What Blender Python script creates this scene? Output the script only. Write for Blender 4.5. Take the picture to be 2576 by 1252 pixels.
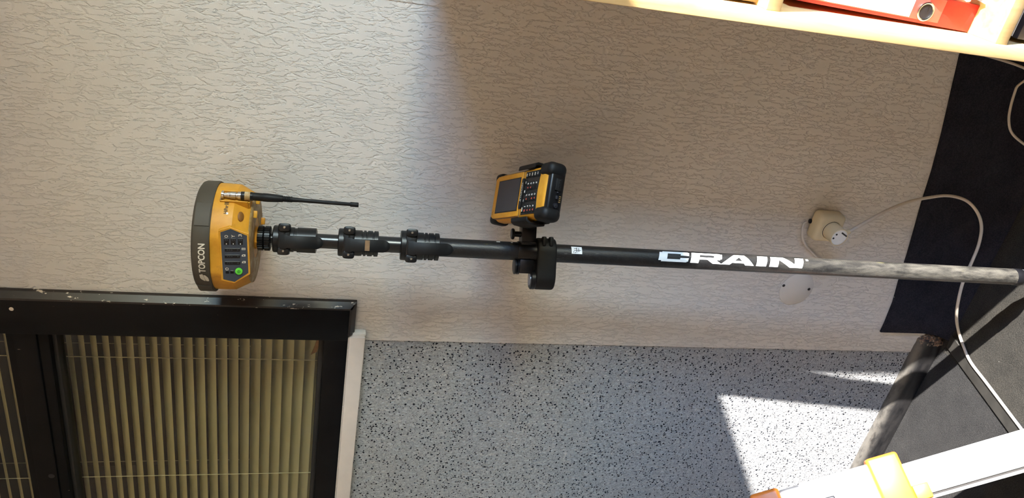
import bpy, bmesh, math, random
from mathutils import Vector, Matrix
random.seed(7)
for o in list(bpy.data.objects): bpy.data.objects.remove(o)
SC = bpy.context.scene
COL = SC.collection

# ------------------------------------------------------------------ camera
F = 1935.0; CX, CY = 1288.0, 626.0          # focal length and centre in photo pixels
EYE = 1.51                                  # camera height above the floor
RW = Matrix(((0.16865883, -0.86482256, -0.47290182),
             (-0.19203656, -0.49941171, 0.84481353),
             (-0.96678651, -0.05167083, -0.25030774)))   # picture right / down / forward in world axes
cam_data = bpy.data.cameras.new('camera'); cam = bpy.data.objects.new('camera', cam_data); COL.objects.link(cam)
cam_data.sensor_fit = 'HORIZONTAL'; cam_data.sensor_width = 36.0; cam_data.lens = F/2576.0*36.0
cam_data.clip_start = 0.02; cam_data.clip_end = 200
M3 = Matrix([[RW[i][0], -RW[i][1], -RW[i][2]] for i in range(3)])
cam.matrix_world = Matrix.Translation((0, 0, EYE)) @ M3.to_4x4()
SC.camera = cam

# ------------------------------------------------------------------ sky, sun, exposure
SUN = Vector((-1.0, 0.352, -0.6215)).normalized()      # direction the sunlight travels
W = bpy.data.worlds.new('sky'); SC.world = W; W.use_nodes = True
wn = W.node_tree; wn.nodes.clear()
wo = wn.nodes.new('ShaderNodeOutputWorld'); wb = wn.nodes.new('ShaderNodeBackground'); ws = wn.nodes.new('ShaderNodeTexSky')
ws.sky_type = 'NISHITA'; ws.sun_disc = False; ws.sun_elevation = math.radians(30.4)
ws.sun_rotation = math.atan2(-SUN.x, -SUN.y); ws.air_density = 1.0; ws.dust_density = 0.0; ws.ozone_density = 2.2
wb.inputs['Strength'].default_value = 2.55
wn.links.new(ws.outputs[0], wb.inputs[0]); wn.links.new(wb.outputs[0], wo.inputs[0])
sd = bpy.data.lights.new('sun', 'SUN'); sd.energy = 16.5; sd.angle = math.radians(0.55); sd.color = (1.0, 0.965, 0.91)
so = bpy.data.objects.new('sun', sd); COL.objects.link(so)
so.rotation_euler = SUN.to_track_quat('-Z', 'Y').to_euler(); so.location = (6, -2, 5)
WIN = dict(x=1.2, y0=-0.10, y1=0.68, z0=0.84, z1=2.05)   # the daylight window in the right-hand wall
pd = bpy.data.lights.new('window_portal', 'AREA'); pd.shape = 'RECTANGLE'
pd.size = WIN['z1']-WIN['z0']; pd.size_y = WIN['y1']-WIN['y0']; pd.cycles.is_portal = True
po = bpy.data.objects.new('window_portal', pd); COL.objects.link(po)
po.location = (WIN['x']+0.1, (WIN['y0']+WIN['y1'])/2, (WIN['z0']+WIN['z1'])/2); po.rotation_euler = (0, math.radians(90), 0)
vs = SC.view_settings
vs.view_transform = 'Standard'; vs.look = 'None'; vs.gamma = 1.0; vs.use_curve_mapping = False; vs.exposure = 0.75

# ------------------------------------------------------------------ helpers
def ray(u, v): return RW @ Vector((u-CX, v-CY, F))
def at_y(u, v, y):
    r = ray(u, v); p = r*(y/r.y); p.z += EYE; return p
def at_z(u, v, z):
    r = ray(u, v); p = r*((z-EYE)/r.z); p.z += EYE; return p
def proj(p):
    q = RW.transposed() @ (Vector(p)-Vector((0, 0, EYE))); return CX+F*q.x/q.z, CY+F*q.y/q.z
def srgb(r, g, b):
    f = lambda c: (c/255/12.92 if c/255 <= 0.04045 else ((c/255+0.055)/1.055)**2.4)
    return (f(r), f(g), f(b), 1.0)

class NT:
    """small node-graph writer"""
    def __init__(s, name):
        s.m = bpy.data.materials.new(name); s.m.use_nodes = True; s.t = s.m.node_tree
        s.b = s.t.nodes['Principled BSDF']
    def n(s, typ, **kw):
        nd = s.t.nodes.new('ShaderNode'+typ)
        for k, v in kw.items():
            if k in nd.inputs: nd.inputs[k].default_value = v
            else: setattr(nd, k, v)
        return nd
    def l(s, a, b): s.t.links.new(a, b)
    def coord(s, scale=(1, 1, 1), rot=(0, 0, 0)):
        tc = s.n('TexCoord'); mp = s.n('Mapping'); mp.inputs['Scale'].default_value = scale; mp.inputs['Rotation'].default_value = rot
        s.l(tc.outputs['Object'], mp.inputs['Vector']); return mp.outputs[0]
    def noise(s, vec, scale, detail=2, rough=0.5, dist=0.0):
        nd = s.n('TexNoise'); nd.inputs['Scale'].default_value = scale; nd.inputs['Detail'].default_value = detail
        nd.inputs['Roughness'].default_value = rough; nd.inputs['Distortion'].default_value = dist
        s.l(vec, nd.inputs['Vector']); return nd.outputs['Fac']
    def ramp(s, fac, stops):
        nd = s.n('ValToRGB'); e = nd.color_ramp.elements
        while len(e) < len(stops): e.new(0.5)
        for i, (p, c) in enumerate(stops):
            e[i].position = p; e[i].color = c if len(c) == 4 else (*c, 1)
        s.l(fac, nd.inputs[0]); return nd.outputs[0]
    def math(s, op, a, b=None, c=None):
        nd = s.n('Math', operation=op)
        for i, x in enumerate((a, b, c)):
            if x is None: continue
            if isinstance(x, (int, float)): nd.inputs[i].default_value = x
            else: s.l(x, nd.inputs[i])
        return nd.outputs[0]
    def smooth(s, x, lo, hi):
        nd = s.n('MapRange', interpolation_type='SMOOTHSTEP'); nd.inputs[1].default_value = lo; nd.inputs[2].default_value = hi
        s.l(x, nd.inputs[0]); return nd.outputs[0]
    def mix(s, fac, a, b):
        nd = s.n('Mix', data_type='RGBA')
        for i, x in ((0, fac), (6, a), (7, b)):
            if isinstance(x, (tuple, float, int)): nd.inputs[i].default_value = x
            else: s.l(x, nd.inputs[i])
        return nd.outputs[2]
    def bump(s, h, strength, dist):
        nd = s.n('Bump'); nd.inputs['Strength'].default_value = strength; nd.inputs['Distance'].default_value = dist
        s.l(h, nd.inputs['Height']); s.l(nd.outputs[0], s.b.inputs['Normal'])
    def set(s, color=None, rough=None, metal=None, spec=None, **kw):
        B = s.b.inputs
        if color is not None:
            if isinstance(color, tuple): B['Base Color'].default_value = color
            else: s.l(color, B['Base Color'])
        if rough is not None:
            if isinstance(rough, (int, float)): B['Roughness'].default_value = rough
            else: s.l(rough, B['Roughness'])
        if metal is not None: B['Metallic'].default_value = metal
        if spec is not None: B['Specular IOR Level'].default_value = spec
        for k, v in kw.items(): B[k].default_value = v
        return s.m

def plain(name, col, rough=0.5, metal=0.0, spec=0.5, var=0.12, scale=60.0, bump=0.0, bscale=900.0, bdist=0.0006):
    """colour with a slight mottling and optional fine relief"""
    t = NT(name); v = t.coord()
    nz = t.noise(v, scale, 4, 0.6)
    dark = tuple(c*(1-var) for c in col[:3])+(1,); lite = tuple(min(1, c*(1+var)) for c in col[:3])+(1,)
    t.set(t.ramp(nz, [(0.3, dark), (0.7, lite)]), rough, metal, spec)
    if bump: t.bump(t.noise(v, bscale, 2, 0.5), bump, bdist)
    return t.m

MAT = {}
def make_materials():
    # wallpaper with vertical torn-looking grooves
    t = NT('wallpaper'); v = t.coord()
    sx = t.n('SeparateXYZ'); t.l(v, sx.inputs[0])
    def net(scale, squash, amp, wob, w0, w1, mscale, m0, m1, off):
        dn = t.noise(t.coord((1, 1, 0.55)), wob, 4, 0.65); d2 = t.noise(t.coord((1, 1, 0.3)), 18 + off, 2, 0.5)
        xx = t.math('ADD', sx.outputs[0], t.math('ADD', t.math('MULTIPLY', t.math('SUBTRACT', dn, 0.5), amp), t.math('MULTIPLY', t.math('SUBTRACT', d2, 0.5), 0.022)))
        cb = t.n('CombineXYZ'); t.l(xx, cb.inputs[0]); t.l(t.math('MULTIPLY', sx.outputs[2], squash), cb.inputs[1]); cb.inputs[2].default_value = off
        vo = t.n('TexVoronoi', feature='DISTANCE_TO_EDGE', voronoi_dimensions='2D'); vo.inputs['Scale'].default_value = scale
        t.l(cb.outputs[0], vo.inputs['Vector'])
        g = t.math('SUBTRACT', 1.0, t.smooth(vo.outputs['Distance'], w0, w1))
        return t.math('MULTIPLY', g, t.smooth(t.noise(t.coord((1, 1, 0.5)), mscale, 3, 0.6), m0, m1))
    g1 = net(88, 0.20, 0.012, 170, 0.01, 0.11, 75, 0.44, 0.49, 0.0)
    g2 = net(140, 0.26, 0.010, 230, 0.02, 0.15, 60, 0.48, 0.54, 3.7)
    fine = t.noise(v, 800, 3, 0.6)
    h = t.math('ADD', t.math('MULTIPLY', t.math('MAXIMUM', g1, g2), -1.0), t.math('MULTIPLY', fine, 0.22))
    t.bump(h, 0.9, 0.00095)
    big = t.noise(t.coord(), 3.0, 3, 0.5)
    MAT['wallpaper'] = t.set(t.ramp(big, [(0.3, srgb(214, 209, 203)), (0.7, srgb(224, 220, 215))]), 0.72, spec=0.25)
    # speckled plaster
    t = NT('speckled_plaster'); v = t.coord()
    dv = t.n('TexNoise'); dv.inputs['Scale'].default_value = 160; t.l(v, dv.inputs['Vector'])
    ad = t.n('VectorMath', operation='MULTIPLY_ADD'); t.l(dv.outputs['Color'], ad.inputs[0]); ad.inputs[1].default_value = (.006, .006, .006); t.l(v, ad.inputs[2])
    vo = t.n('TexVoronoi', feature='F1'); vo.inputs['Scale'].default_value = 192; t.l(ad.outputs[0], vo.inputs['Vector'])
    sep = t.n('SeparateColor'); t.l(vo.outputs['Color'], sep.inputs[0])
    r_cell = t.math('MULTIPLY', t.smooth(sep.outputs[0], 0.33, 0.95), 0.43)
    fleck = t.math('LESS_THAN', vo.outputs['Distance'], r_cell)
    vo2 = t.n('TexVoronoi', feature='F1'); vo2.inputs['Scale'].default_value = 330; t.l(ad.outputs[0], vo2.inputs['Vector'])
    sep2 = t.n('SeparateColor'); t.l(vo2.outputs['Color'], sep2.inputs[0])
    f2 = t.math('LESS_THAN', vo2.outputs['Distance'], t.math('MULTIPLY', t.smooth(sep2.outputs[1], 0.72, 1.0), 0.5))
    base = t.ramp(t.noise(v, 240, 3, 0.6), [(0.3, srgb(186, 186, 188)), (0.7, srgb(226, 226, 227))])
    c = t.mix(t.math('MULTIPLY', f2, 0.75), base, srgb(120, 122, 132))
    c = t.mix(fleck, c, srgb(30, 32, 43))
    hh = t.noise(t.coord((1, 1, 0.6)), 190, 4, 0.7, 0.6)
    t.bump(t.math('SUBTRACT', t.smooth(hh, 0.35, 0.65), t.math('MULTIPLY', fleck, 0.5)), 1.0, 0.0040)
    MAT['plaster'] = t.set(c, 0.75, spec=0.25)
    # carpets
    def carpet(name, a, b):
        t = NT(name); v = t.coord()
        n1 = t.noise(v, 420, 4, 0.75); n2 = t.noise(v, 22, 4, 0.65)
        c = t.mix(0.35, t.ramp(n1, [(0.42, a), (0.60, b)]), t.ramp(n2, [(0.35, a), (0.7, b)]))
        lint = t.n('TexVoronoi', feature='F1'); lint.inputs['Scale'].default_value = 55; t.l(v, lint.inputs['Vector'])
        sp = t.n('SeparateColor'); t.l(lint.outputs['Color'], sp.inputs[0])
        spot = t.math('LESS_THAN', lint.outputs['Distance'], t.math('MULTIPLY', t.smooth(sp.outputs[0], 0.93, 1.0), 0.13))
        c = t.mix(t.math('MULTIPLY', spot, 0.6), c, srgb(170, 168, 160))
        t.bump(t.math('ADD', n1, t.noise(v, 160, 3, 0.7)), 1.0, 0.0032)
        return t.set(c, 0.95, spec=0.12)
    MAT['carpet'] = carpet('carpet_charcoal', srgb(42, 41, 42), srgb(68, 67, 66))
    MAT['carpet_brown'] = carpet('carpet_brown_grey', srgb(42, 41, 39), srgb(74, 71, 66))
    MAT['carpet_wall'] = carpet('carpet_wall_black', srgb(33, 33, 40), srgb(58, 58, 68))
    # black painted window joinery, paint rubbed off to pale wood on the arrises
    t = NT('black_paint'); v = t.coord((1, 1, 0.35))
    ch = t.smooth(t.noise(t.coord((1, 1, 0.45)), 60, 5, 0.7), 0.70, 0.73)
    c = t.mix(ch, t.ramp(t.noise(v, 30, 4, 0.6), [(0.3, srgb(8, 8, 10)), (0.7, srgb(14, 14, 16))]), srgb(128, 112, 96))
    t.bump(t.noise(v, 300, 3, 0.6), 0.15, 0.0006); MAT['black_paint'] = t.set(c, 0.5, spec=0.15)
    t = NT('edge_paint'); v = t.coord((1, 1, 0.5))
    ch = t.smooth(t.noise(v, 75, 4, 0.65), 0.63, 0.645)
    c = t.mix(ch, t.ramp(t.noise(v, 30, 4, 0.6), [(0.3, srgb(20, 17, 17)), (0.7, srgb(44, 36, 34))]), srgb(196, 186, 172))
    MAT['edge_paint'] = t.set(c, 0.4, spec=0.5)
    MAT['bead'] = plain('dark_bead', srgb(30, 30, 31), 0.6)
    MAT['sill'] = plain('sill_paint', srgb(216, 206, 198), 0.5, var=0.04, scale=25)
    MAT['caulk'] = plain('white_caulk', srgb(226, 226, 222), 0.6, var=0.05)
    t = NT('window_glass')
    g = t.n('BsdfGlossy'); g.inputs['Roughness'].default_value = 0.01; tr = t.n('BsdfTransparent', Color=(0.97, 0.98, 0.96, 1))
    lw = t.n('LayerWeight'); sch = t.math('ADD', t.math('MULTIPLY', t.math('POWER', lw.outputs['Facing'], 5.0), 0.96), 0.04); mx = t.n('MixShader')
    t.l(sch, mx.inputs[0]); t.l(tr.outputs[0], mx.inputs[1]); t.l(g.outputs[0], mx.inputs[2])
    t.l(mx.outputs[0], t.t.nodes['Material Output'].inputs['Surface']); MAT['glass'] = t.m
    MAT['slat'] = plain('blind_slat', srgb(238, 228, 184), 0.45, var=0.03, scale=20)
    MAT['cord'] = plain('blind_cord', srgb(205, 196, 158), 0.8, var=0.05)
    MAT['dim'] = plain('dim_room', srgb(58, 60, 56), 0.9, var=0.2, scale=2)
    MAT['tape'] = plain('brown_tape', srgb(120, 92, 62), 0.5, var=0.2)
    MAT['white_wall'] = plain('white_wall', srgb(224, 218, 210), 0.8, var=0.03, scale=4)
    MAT['ceiling'] = plain('ceiling_white', srgb(232, 230, 226), 0.85, var=0.03, scale=4)
    MAT['ground'] = plain('outdoor_paving', srgb(112, 116, 108), 0.9, var=0.12, scale=6)
    MAT['pvc'] = plain('white_pvc', srgb(236, 236, 232), 0.35, var=0.02)
    # baseboard: black paint, bare wood where the end is knocked off
    t = NT('baseboard_paint'); v = t.coord()
    sx = t.n('SeparateXYZ'); t.l(v, sx.inputs[0])
    near = t.smooth(sx.outputs[0], -0.040, 0.002)
    nz = t.noise(v, 70, 5, 0.7)
    ch = t.smooth(t.math('ADD', t.math('MULTIPLY', near, 0.36), nz), 0.74, 0.78)
    wood = t.ramp(t.noise(v, 140, 3, 0.6), [(0.30, srgb(58, 50, 44)), (0.48, srgb(92, 84, 74)), (0.55, srgb(150, 104, 70)), (0.62, srgb(168, 158, 142))])
    c = t.mix(ch, t.ramp(t.noise(t.coord((0.3, 1, 1)), 80, 4, 0.6), [(0.3, srgb(22, 22, 24)), (0.7, srgb(48, 46, 46))]), wood)
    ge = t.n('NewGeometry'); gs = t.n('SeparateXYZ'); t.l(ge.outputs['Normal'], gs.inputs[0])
    top_sheen = t.math('MULTIPLY', t.smooth(gs.outputs[2], 0.25, 0.9), t.smooth(t.noise(t.coord((0.4, 1, 1)), 60, 4, 0.6), 0.25, 0.6))  # sunlit highlight on the rounded top, painted in as dusty grey
    c = t.mix(t.math('MULTIPLY', top_sheen, 0.75), c, srgb(112, 108, 102))
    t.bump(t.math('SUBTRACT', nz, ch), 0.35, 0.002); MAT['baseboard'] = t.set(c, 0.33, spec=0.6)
    MAT['strip'] = plain('floor_strip', srgb(47, 45, 42), 0.45, var=0.25, scale=35, spec=0.4)
    # beech veneer
    t = NT('beech'); v = t.coord((8, 8, 0.7))
    gr = t.noise(v, 6, 5, 0.6, 0.8)
    MAT['beech'] = t.set(t.ramp(gr, [(0.3, srgb(212, 172, 112)), (0.55, srgb(228, 194, 138)), (0.75, srgb(236, 206, 154))]), 0.45, spec=0.4)
    t = NT('binder_red'); v = t.coord((1, 1, 0.4))
    MAT['red'] = t.set(t.ramp(t.noise(v, 60, 4, 0.6), [(0.3, srgb(168, 26, 24)), (0.7, srgb(190, 40, 34))]), 0.4, spec=0.4)
    MAT['red_pocket'] = plain('binder_pocket', srgb(205, 84, 76), 0.25, var=0.05)
    MAT['paper'] = plain('white_paper', srgb(236, 236, 234), 0.8, var=0.02)
    MAT['paper_grey'] = plain('grey_paper', srgb(186, 176, 156), 0.8, var=0.04)
    MAT['ink'] = plain('black_print', srgb(22, 22, 24), 0.6)
    MAT['steel'] = plain('steel', srgb(206, 204, 198), 0.22, metal=1.0, var=0.05)
    MAT['hole'] = plain('dark_hole', srgb(24, 24, 32), 0.5)
    MAT['brown_box'] = plain('brown_card', srgb(120, 92, 52), 0.55, var=0.15, scale=10)
    MAT['navy'] = plain('navy_folder', srgb(40, 42, 54), 0.55)
    # survey gear
    def yellow(name, wear):
        t = NT(name); v = t.coord()
        base = t.ramp(t.noise(v, 45, 4, 0.6), [(0.3, srgb(196, 136, 32)), (0.7, srgb(214, 156, 48))])
        dirt = t.smooth(t.noise(v, 28, 5, 0.7), 0.58, 0.80)
        c = t.mix(t.math('MULTIPLY', dirt, wear), base, srgb(132, 96, 44))
        t.bump(t.noise(v, 900, 2, 0.5), 0.12, 0.0005)
        return t.set(c, 0.48, spec=0.4)
    MAT['yellow'] = yellow('receiver_yellow', 0.5); MAT['yellow2'] = yellow('controller_yellow', 0.12)
    t = NT('worn_underside'); v = t.coord()
    MAT['worn'] = t.set(t.ramp(t.noise(v, 60, 5, 0.7), [(0.34, srgb(134, 98, 42)), (0.52, srgb(160, 132, 84)), (0.72, srgb(196, 180, 150))]), 0.6)
    MAT['scoop'] = plain('hollow_yellow', srgb(128, 84, 26), 0.6, var=0.2)  # shade in the scoop's hollow, painted as a darker yellow
    MAT['olive'] = plain('cap_rubber', srgb(66, 60, 50), 0.6, var=0.08, scale=30, bump=0.1)
    MAT['panel'] = plain('panel_slate', srgb(52, 60, 72), 0.45, var=0.06)
    MAT['black'] = plain('black_plastic', srgb(13, 13, 15), 0.36, var=0.15, spec=0.4, bump=0.08)
    MAT['rubber'] = plain('black_rubber', srgb(16, 16, 17), 0.55, var=0.15, spec=0.3, bump=0.15)
    MAT['screen'] = plain('dark_screen', srgb(48, 44, 46), 0.25, var=0.03)
    MAT['white_ink'] = plain('white_print', srgb(232, 232, 228), 0.5, var=0.03)
    MAT['pale_ink'] = plain('cream_print', srgb(214, 208, 194), 0.55, var=0.05)
    MAT['red_ink'] = plain('red_print', srgb(206, 84, 68), 0.5)
    MAT['green'] = plain('green_button', srgb(96, 210, 62), 0.4, var=0.05)
    MAT['dkgreen'] = plain('green_print', srgb(30, 92, 26), 0.5)
    # carbon tube: weave, scratches, yellow rub marks
    t = NT('carbon_tube')
    v = t.coord((1, 1, 1)); ch = t.n('TexBrick'); 
    ch.inputs['Scale'].default_value = 1.0; ch.inputs['Brick Width'].default_value = 0.0045; ch.inputs['Row Height'].default_value = 0.0022
    ch.inputs['Mortar Size'].default_value = 0.0004; ch.inputs['Mortar Smooth'].default_value = 0.6
    ch.inputs['Color1'].default_value = srgb(24, 24, 25); ch.inputs['Color2'].default_value = srgb(38, 37, 37); ch.inputs['Mortar'].default_value = srgb(12, 12, 13)
    rr = t.n('Mapping'); rr.inputs['Rotation'].default_value = (math.radians(90), 0, 0); t.l(v, rr.inputs['Vector']); 
    r2 = t.n('Mapping'); r2.inputs['Rotation'].default_value = (0, 0, math.radians(35)); t.l(rr.outputs[0], r2.inputs['Vector']); t.l(r2.outputs[0], ch.inputs['Vector'])
    scr = t.smooth(t.noise(t.coord((1, 1, 0.12)), 260, 4, 0.7), 0.62, 0.72)
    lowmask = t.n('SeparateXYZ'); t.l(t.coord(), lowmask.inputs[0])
    c = t.mix(t.math('MULTIPLY', scr, 0.5), ch.outputs['Color'], srgb(120, 116, 108))
    yl = t.smooth(t.noise(t.coord((1, 1, 0.2)), 70, 4, 0.65), 0.66, 0.72)
    c = t.mix(t.math('MULTIPLY', yl, 0.45), c, srgb(140, 136, 50))
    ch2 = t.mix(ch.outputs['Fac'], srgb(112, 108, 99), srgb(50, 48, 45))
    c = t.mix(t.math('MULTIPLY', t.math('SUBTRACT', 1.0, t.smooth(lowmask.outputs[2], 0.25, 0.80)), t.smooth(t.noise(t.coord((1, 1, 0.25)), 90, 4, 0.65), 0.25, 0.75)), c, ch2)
    t.bump(t.math('ADD', ch.outputs['Fac'], t.math('MULTIPLY', scr, -1.2)), 0.3, 0.0005)
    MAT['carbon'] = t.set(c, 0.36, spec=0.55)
    MAT['tube'] = plain('satin_tube', srgb(20, 20, 23), 0.28, var=0.2, scale=50, spec=0.6)
    MAT['cream'] = plain('cream_plastic', srgb(216, 200, 164), 0.4, var=0.03)
    MAT['white_plug'] = plain('plug_face', srgb(232, 230, 226), 0.4, var=0.03)
    MAT['cable'] = plain('grey_cable', srgb(206, 196, 184), 0.5, var=0.05)
    t = NT('cover_plate'); t.bump(t.noise(t.coord(), 500, 3, 0.6), 0.4, 0.0004); MAT['plate'] = t.set(srgb(212, 207, 201), 0.65, spec=0.25)
    MAT['gloss_white'] = plain('white_aluminium', srgb(238, 238, 236), 0.28, var=0.02)
    MAT['alu'] = plain('brushed_tube', srgb(170, 172, 178), 0.3, metal=0.85, var=0.08)
    MAT['orange'] = plain('orange_plastic', srgb(230, 128, 46), 0.4, var=0.06)
    MAT['slot'] = plain('dark_slot', srgb(30, 25, 23), 0.7)
make_materials()

def link(o, parent=None):
    COL.objects.link(o)
    if parent is not None: o.parent = parent
    return o
def obj(name, bm, mat, parent=None, smooth=30, loc=None):
    me = bpy.data.meshes.new(name)
    bmesh.ops.recalc_face_normals(bm, faces=bm.faces[:])
    bm.to_mesh(me); bm.free()
    for m in (mat if isinstance(mat, (list, tuple)) else [mat]): me.materials.append(MAT[m] if isinstance(m, str) else m)
    if smooth:
        for p in me.polygons: p.use_smooth = True
        me.set_sharp_from_angle(angle=math.radians(smooth))
    o = bpy.data.objects.new(name, me)
    if loc is not None: o.location = loc
    return link(o, parent)
def tag(o, label=None, cat=None, group=None, kind=None):
    if label: o['label'] = label
    if cat: o['category'] = cat
    if group: o['group'] = group
    if kind: o['kind'] = kind
    return o
def empty(name, loc=(0, 0, 0), mat=None):
    o = bpy.data.objects.new(name, None); o.empty_display_size = 0.05; link(o)
    if mat is not None: o.matrix_world = mat
    else: o.location = loc
    return o
def struct(o): o['kind'] = 'structure'; return o

def box(bm, x0, x1, y0, y1, z0, z1, bev=0.0, seg=2):
    t = bmesh.new(); bmesh.ops.create_cube(t, size=1)
    for v in t.verts: v.co = Vector(((x0+x1)/2+v.co.x*(x1-x0), (y0+y1)/2+v.co.y*(y1-y0), (z0+z1)/2+v.co.z*(z1-z0)))
    if bev: bmesh.ops.bevel(t, geom=t.edges[:], offset=bev, segments=seg, affect='EDGES', profile=0.5)
    join(bm, t); return bm
def join(bm, t, M=None):
    mp = {}
    for v in t.verts: mp[v] = bm.verts.new(M @ v.co if M else v.co)
    for f in t.faces:
        try:
            nf = bm.faces.new([mp[v] for v in f.verts]); nf.material_index = f.material_index
        except ValueError: pass
    t.free()
def B(*a, **k): return box(bmesh.new(), *a, **k)
def cyl(bm, p, q, r0, r1=None, n=24, bev=0.0):
    """capped cylinder or cone from p to q"""
    p, q = Vector(p), Vector(q); r1 = r0 if r1 is None else r1
    L = (q-p).length; prof = [(r0, 0), (r1, L)]
    if bev: prof = [(r0-bev, 0), (r0, bev), (r1, L-bev), (r1-bev, L)]
    M = Matrix.Translation(p) @ (q-p).to_track_quat('Z', 'Y').to_matrix().to_4x4()
    lathe(bm, prof, n, M); return bm
def lathe(bm, prof, n=48, M=None, caps=True):
    t = bmesh.new(); rings = []
    for r, z in prof:
        rings.append([t.verts.new((r*math.sin(2*math.pi*i/n), -r*math.cos(2*math.pi*i/n), z)) for i in range(n)])
    for a, b in zip(rings, rings[1:]):
        for i in range(n): t.faces.new((a[i], a[(i+1) % n], b[(i+1) % n], b[i]))
    if caps: t.faces.new(rings[0][::-1]); t.faces.new(rings[-1])
    join(bm, t, M); return bm
def prism(bm, pts, z0, z1, M=None, bev=0.0, seg=2):
    t = bmesh.new()
    a = [t.verts.new((x, y, z0)) for x, y in pts]; b = [t.verts.new((x, y, z1)) for x, y in pts]
    n = len(pts)
    t.faces.new(a[::-1]); t.faces.new(b)
    for i in range(n): t.faces.new((a[i], a[(i+1) % n], b[(i+1) % n], b[i]))
    bmesh.ops.recalc_face_normals(t, faces=t.faces[:])
    if bev: bmesh.ops.bevel(t, geom=[e for e in t.edges], offset=bev, segments=seg, affect='EDGES', profile=0.5)
    join(bm, t, M); return bm
def spline(pts, n=8):
    """Catmull-Rom through points"""
    P = [Vector(p) for p in pts]; P = [P[0]*2-P[1]]+P+[P[-1]*2-P[-2]]; out = []
    for i in range(1, len(P)-2):
        for k in range(n):
            t = k/n; a, b, c, d = P[i-1], P[i], P[i+1], P[i+2]
            out.append(0.5*((2*b)+(c-a)*t+(2*a-5*b+4*c-d)*t*t+(3*b-a-3*c+d)*t**3))
    out.append(P[-2]); return out
def tube(bm, path, r, n=12):
    path = [Vector(p) for p in path]; rings = []; up = None
    for i, p in enumerate(path):
        d = (path[min(i+1, len(path)-1)]-path[max(i-1, 0)]).normalized()
        if up is None: up = d.orthogonal().normalized()
        up = (up-d*up.dot(d)).normalized(); s = d.cross(up)
        rr = r[i] if isinstance(r, (list, tuple)) else r
        rings.append([bm.verts.new(p+(up*math.cos(2*math.pi*k/n)+s*math.sin(2*math.pi*k/n))*rr) for k in range(n)])
    for a, b in zip(rings, rings[1:]):
        for k in range(n): bm.faces.new((a[k], a[(k+1) % n], b[(k+1) % n], b[k]))
    bm.faces.new(rings[0][::-1]); bm.faces.new(rings[-1]); return bm
def text_bm(s, bold=0.0, depth=0.0, sub=None):
    """lettering as mesh, bounding box scaled to 0..1 wide and 0..1 high"""
    cu = bpy.data.curves.new('t', 'FONT'); cu.body = s; cu.offset = bold; cu.resolution_u = 3
    o = bpy.data.objects.new('t', cu); COL.objects.link(o)
    dg = bpy.context.evaluated_depsgraph_get(); me = bpy.data.meshes.new_from_object(o.evaluated_get(dg))
    bm = bmesh.new(); bm.from_mesh(me)
    bpy.data.objects.remove(o); bpy.data.curves.remove(cu); bpy.data.meshes.remove(me)
    xs = [v.co.x for v in bm.verts]; ys = [v.co.y for v in bm.verts]
    for v in bm.verts: v.co = Vector(((v.co.x-min(xs))/(max(xs)-min(xs)), (v.co.y-min(ys))/(max(ys)-min(ys)), 0))
    if sub:
        bmesh.ops.triangulate(bm, faces=bm.faces[:])
        for _ in range(4):
            es = [e for e in bm.edges if abs(e.verts[0].co.x-e.verts[1].co.x) > sub or abs(e.verts[0].co.y-e.verts[1].co.y) > sub*4]
            if not es: break
            bmesh.ops.subdivide_edges(bm, edges=es, cuts=1); bmesh.ops.triangulate(bm, faces=bm.faces[:])
    for f in bm.faces: f.smooth = False
    return bm
def warp(bm, fn):
    for v in bm.verts: v.co = Vector(fn(v.co.x, v.co.y, v.co.z))
    return bm
def outward(o, axis_fn=None): return o

# ================================================================== THE SETTING
YW = 1.30                                     # face of the back wall
XE = -0.96                                    # edge of the wallpaper
WX1, WX0 = -0.862, -2.30                      # casing outer right / left
WZ0, WZ1 = EYE-0.090, 2.30                    # casing outer bottom / top
XR, XL, YF, ZC = WIN['x'], -3.0, -2.6, 2.62   # right wall, left wall, wall behind camera, ceiling

bm = bmesh.new()
box(bm, WX1, XR+0.1, YW, YW+0.12, 0, ZC); box(bm, XE, WX1, YW, YW+0.12, 0, WZ0+0.03); box(bm, XL, WX1, YW, YW+0.12, WZ1, ZC)
struct(obj('wall_back', bm, 'wallpaper', smooth=0))
bm = bmesh.new(); box(bm, XL, XE, YW+0.002, YW+0.12, 0, WZ0-0.02); box(bm, XL, WX0, YW+0.002, YW+0.12, WZ0-0.02, WZ1)
struct(obj('wall_below_window', bm, 'plaster', smooth=0))
# vertical paper seam beside the shelf
p1, p2 = at_y(1040, 5, YW), at_y(1900, 116, YW)
bm = bmesh.new()
box(bm, -0.2755, XR, YW-0.0009, YW+0.001, 0.0, ZC)
o = obj('wallpaper_sheet', bm, 'wallpaper', bpy.data.objects['wall_back'], smooth=0)
struct(obj('floor', B(-0.932, XR+0.1, YF-0.1, YW+0.12, -0.1, 0.0), 'carpet_brown', smooth=0))
struct(obj('floor_left', B(XL-0.1, -0.932, YF-0.1, YW+0.12, -0.1, 0.0), 'carpet', smooth=0))
struct(obj('ceiling', B(XL-0.1, XR+0.12, YF-0.1, YW+0.12, ZC, ZC+0.1), 'ceiling', smooth=0))
struct(obj('wall_left', B(XL-0.1, XL, YF-0.1, YW+0.12, 0, ZC), 'white_wall', smooth=0))
struct(obj('wall_front', B(XL-0.1, XR+0.1, YF-0.1, YF, 0, ZC), 'white_wall', smooth=0))
bm = bmesh.new(); w = WIN
box(bm, XR, XR+0.12, YF-0.1, w['y0'], 0, ZC); box(bm, XR, XR+0.12, w['y1'], YW+0.12, 0, ZC)
box(bm, XR, XR+0.12, w['y0'], w['y1'], 0, w['z0']); box(bm, XR, XR+0.12, w['y0'], w['y1'], w['z1'], ZC)
struct(obj('wall_right', bm, 'white_wall', smooth=0))
win2 = struct(empty('window_2', (XR+0.06, w['y0'], w['z0'])))
dy, dz = w['y1']-w['y0'], w['z1']-w['z0']
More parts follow.
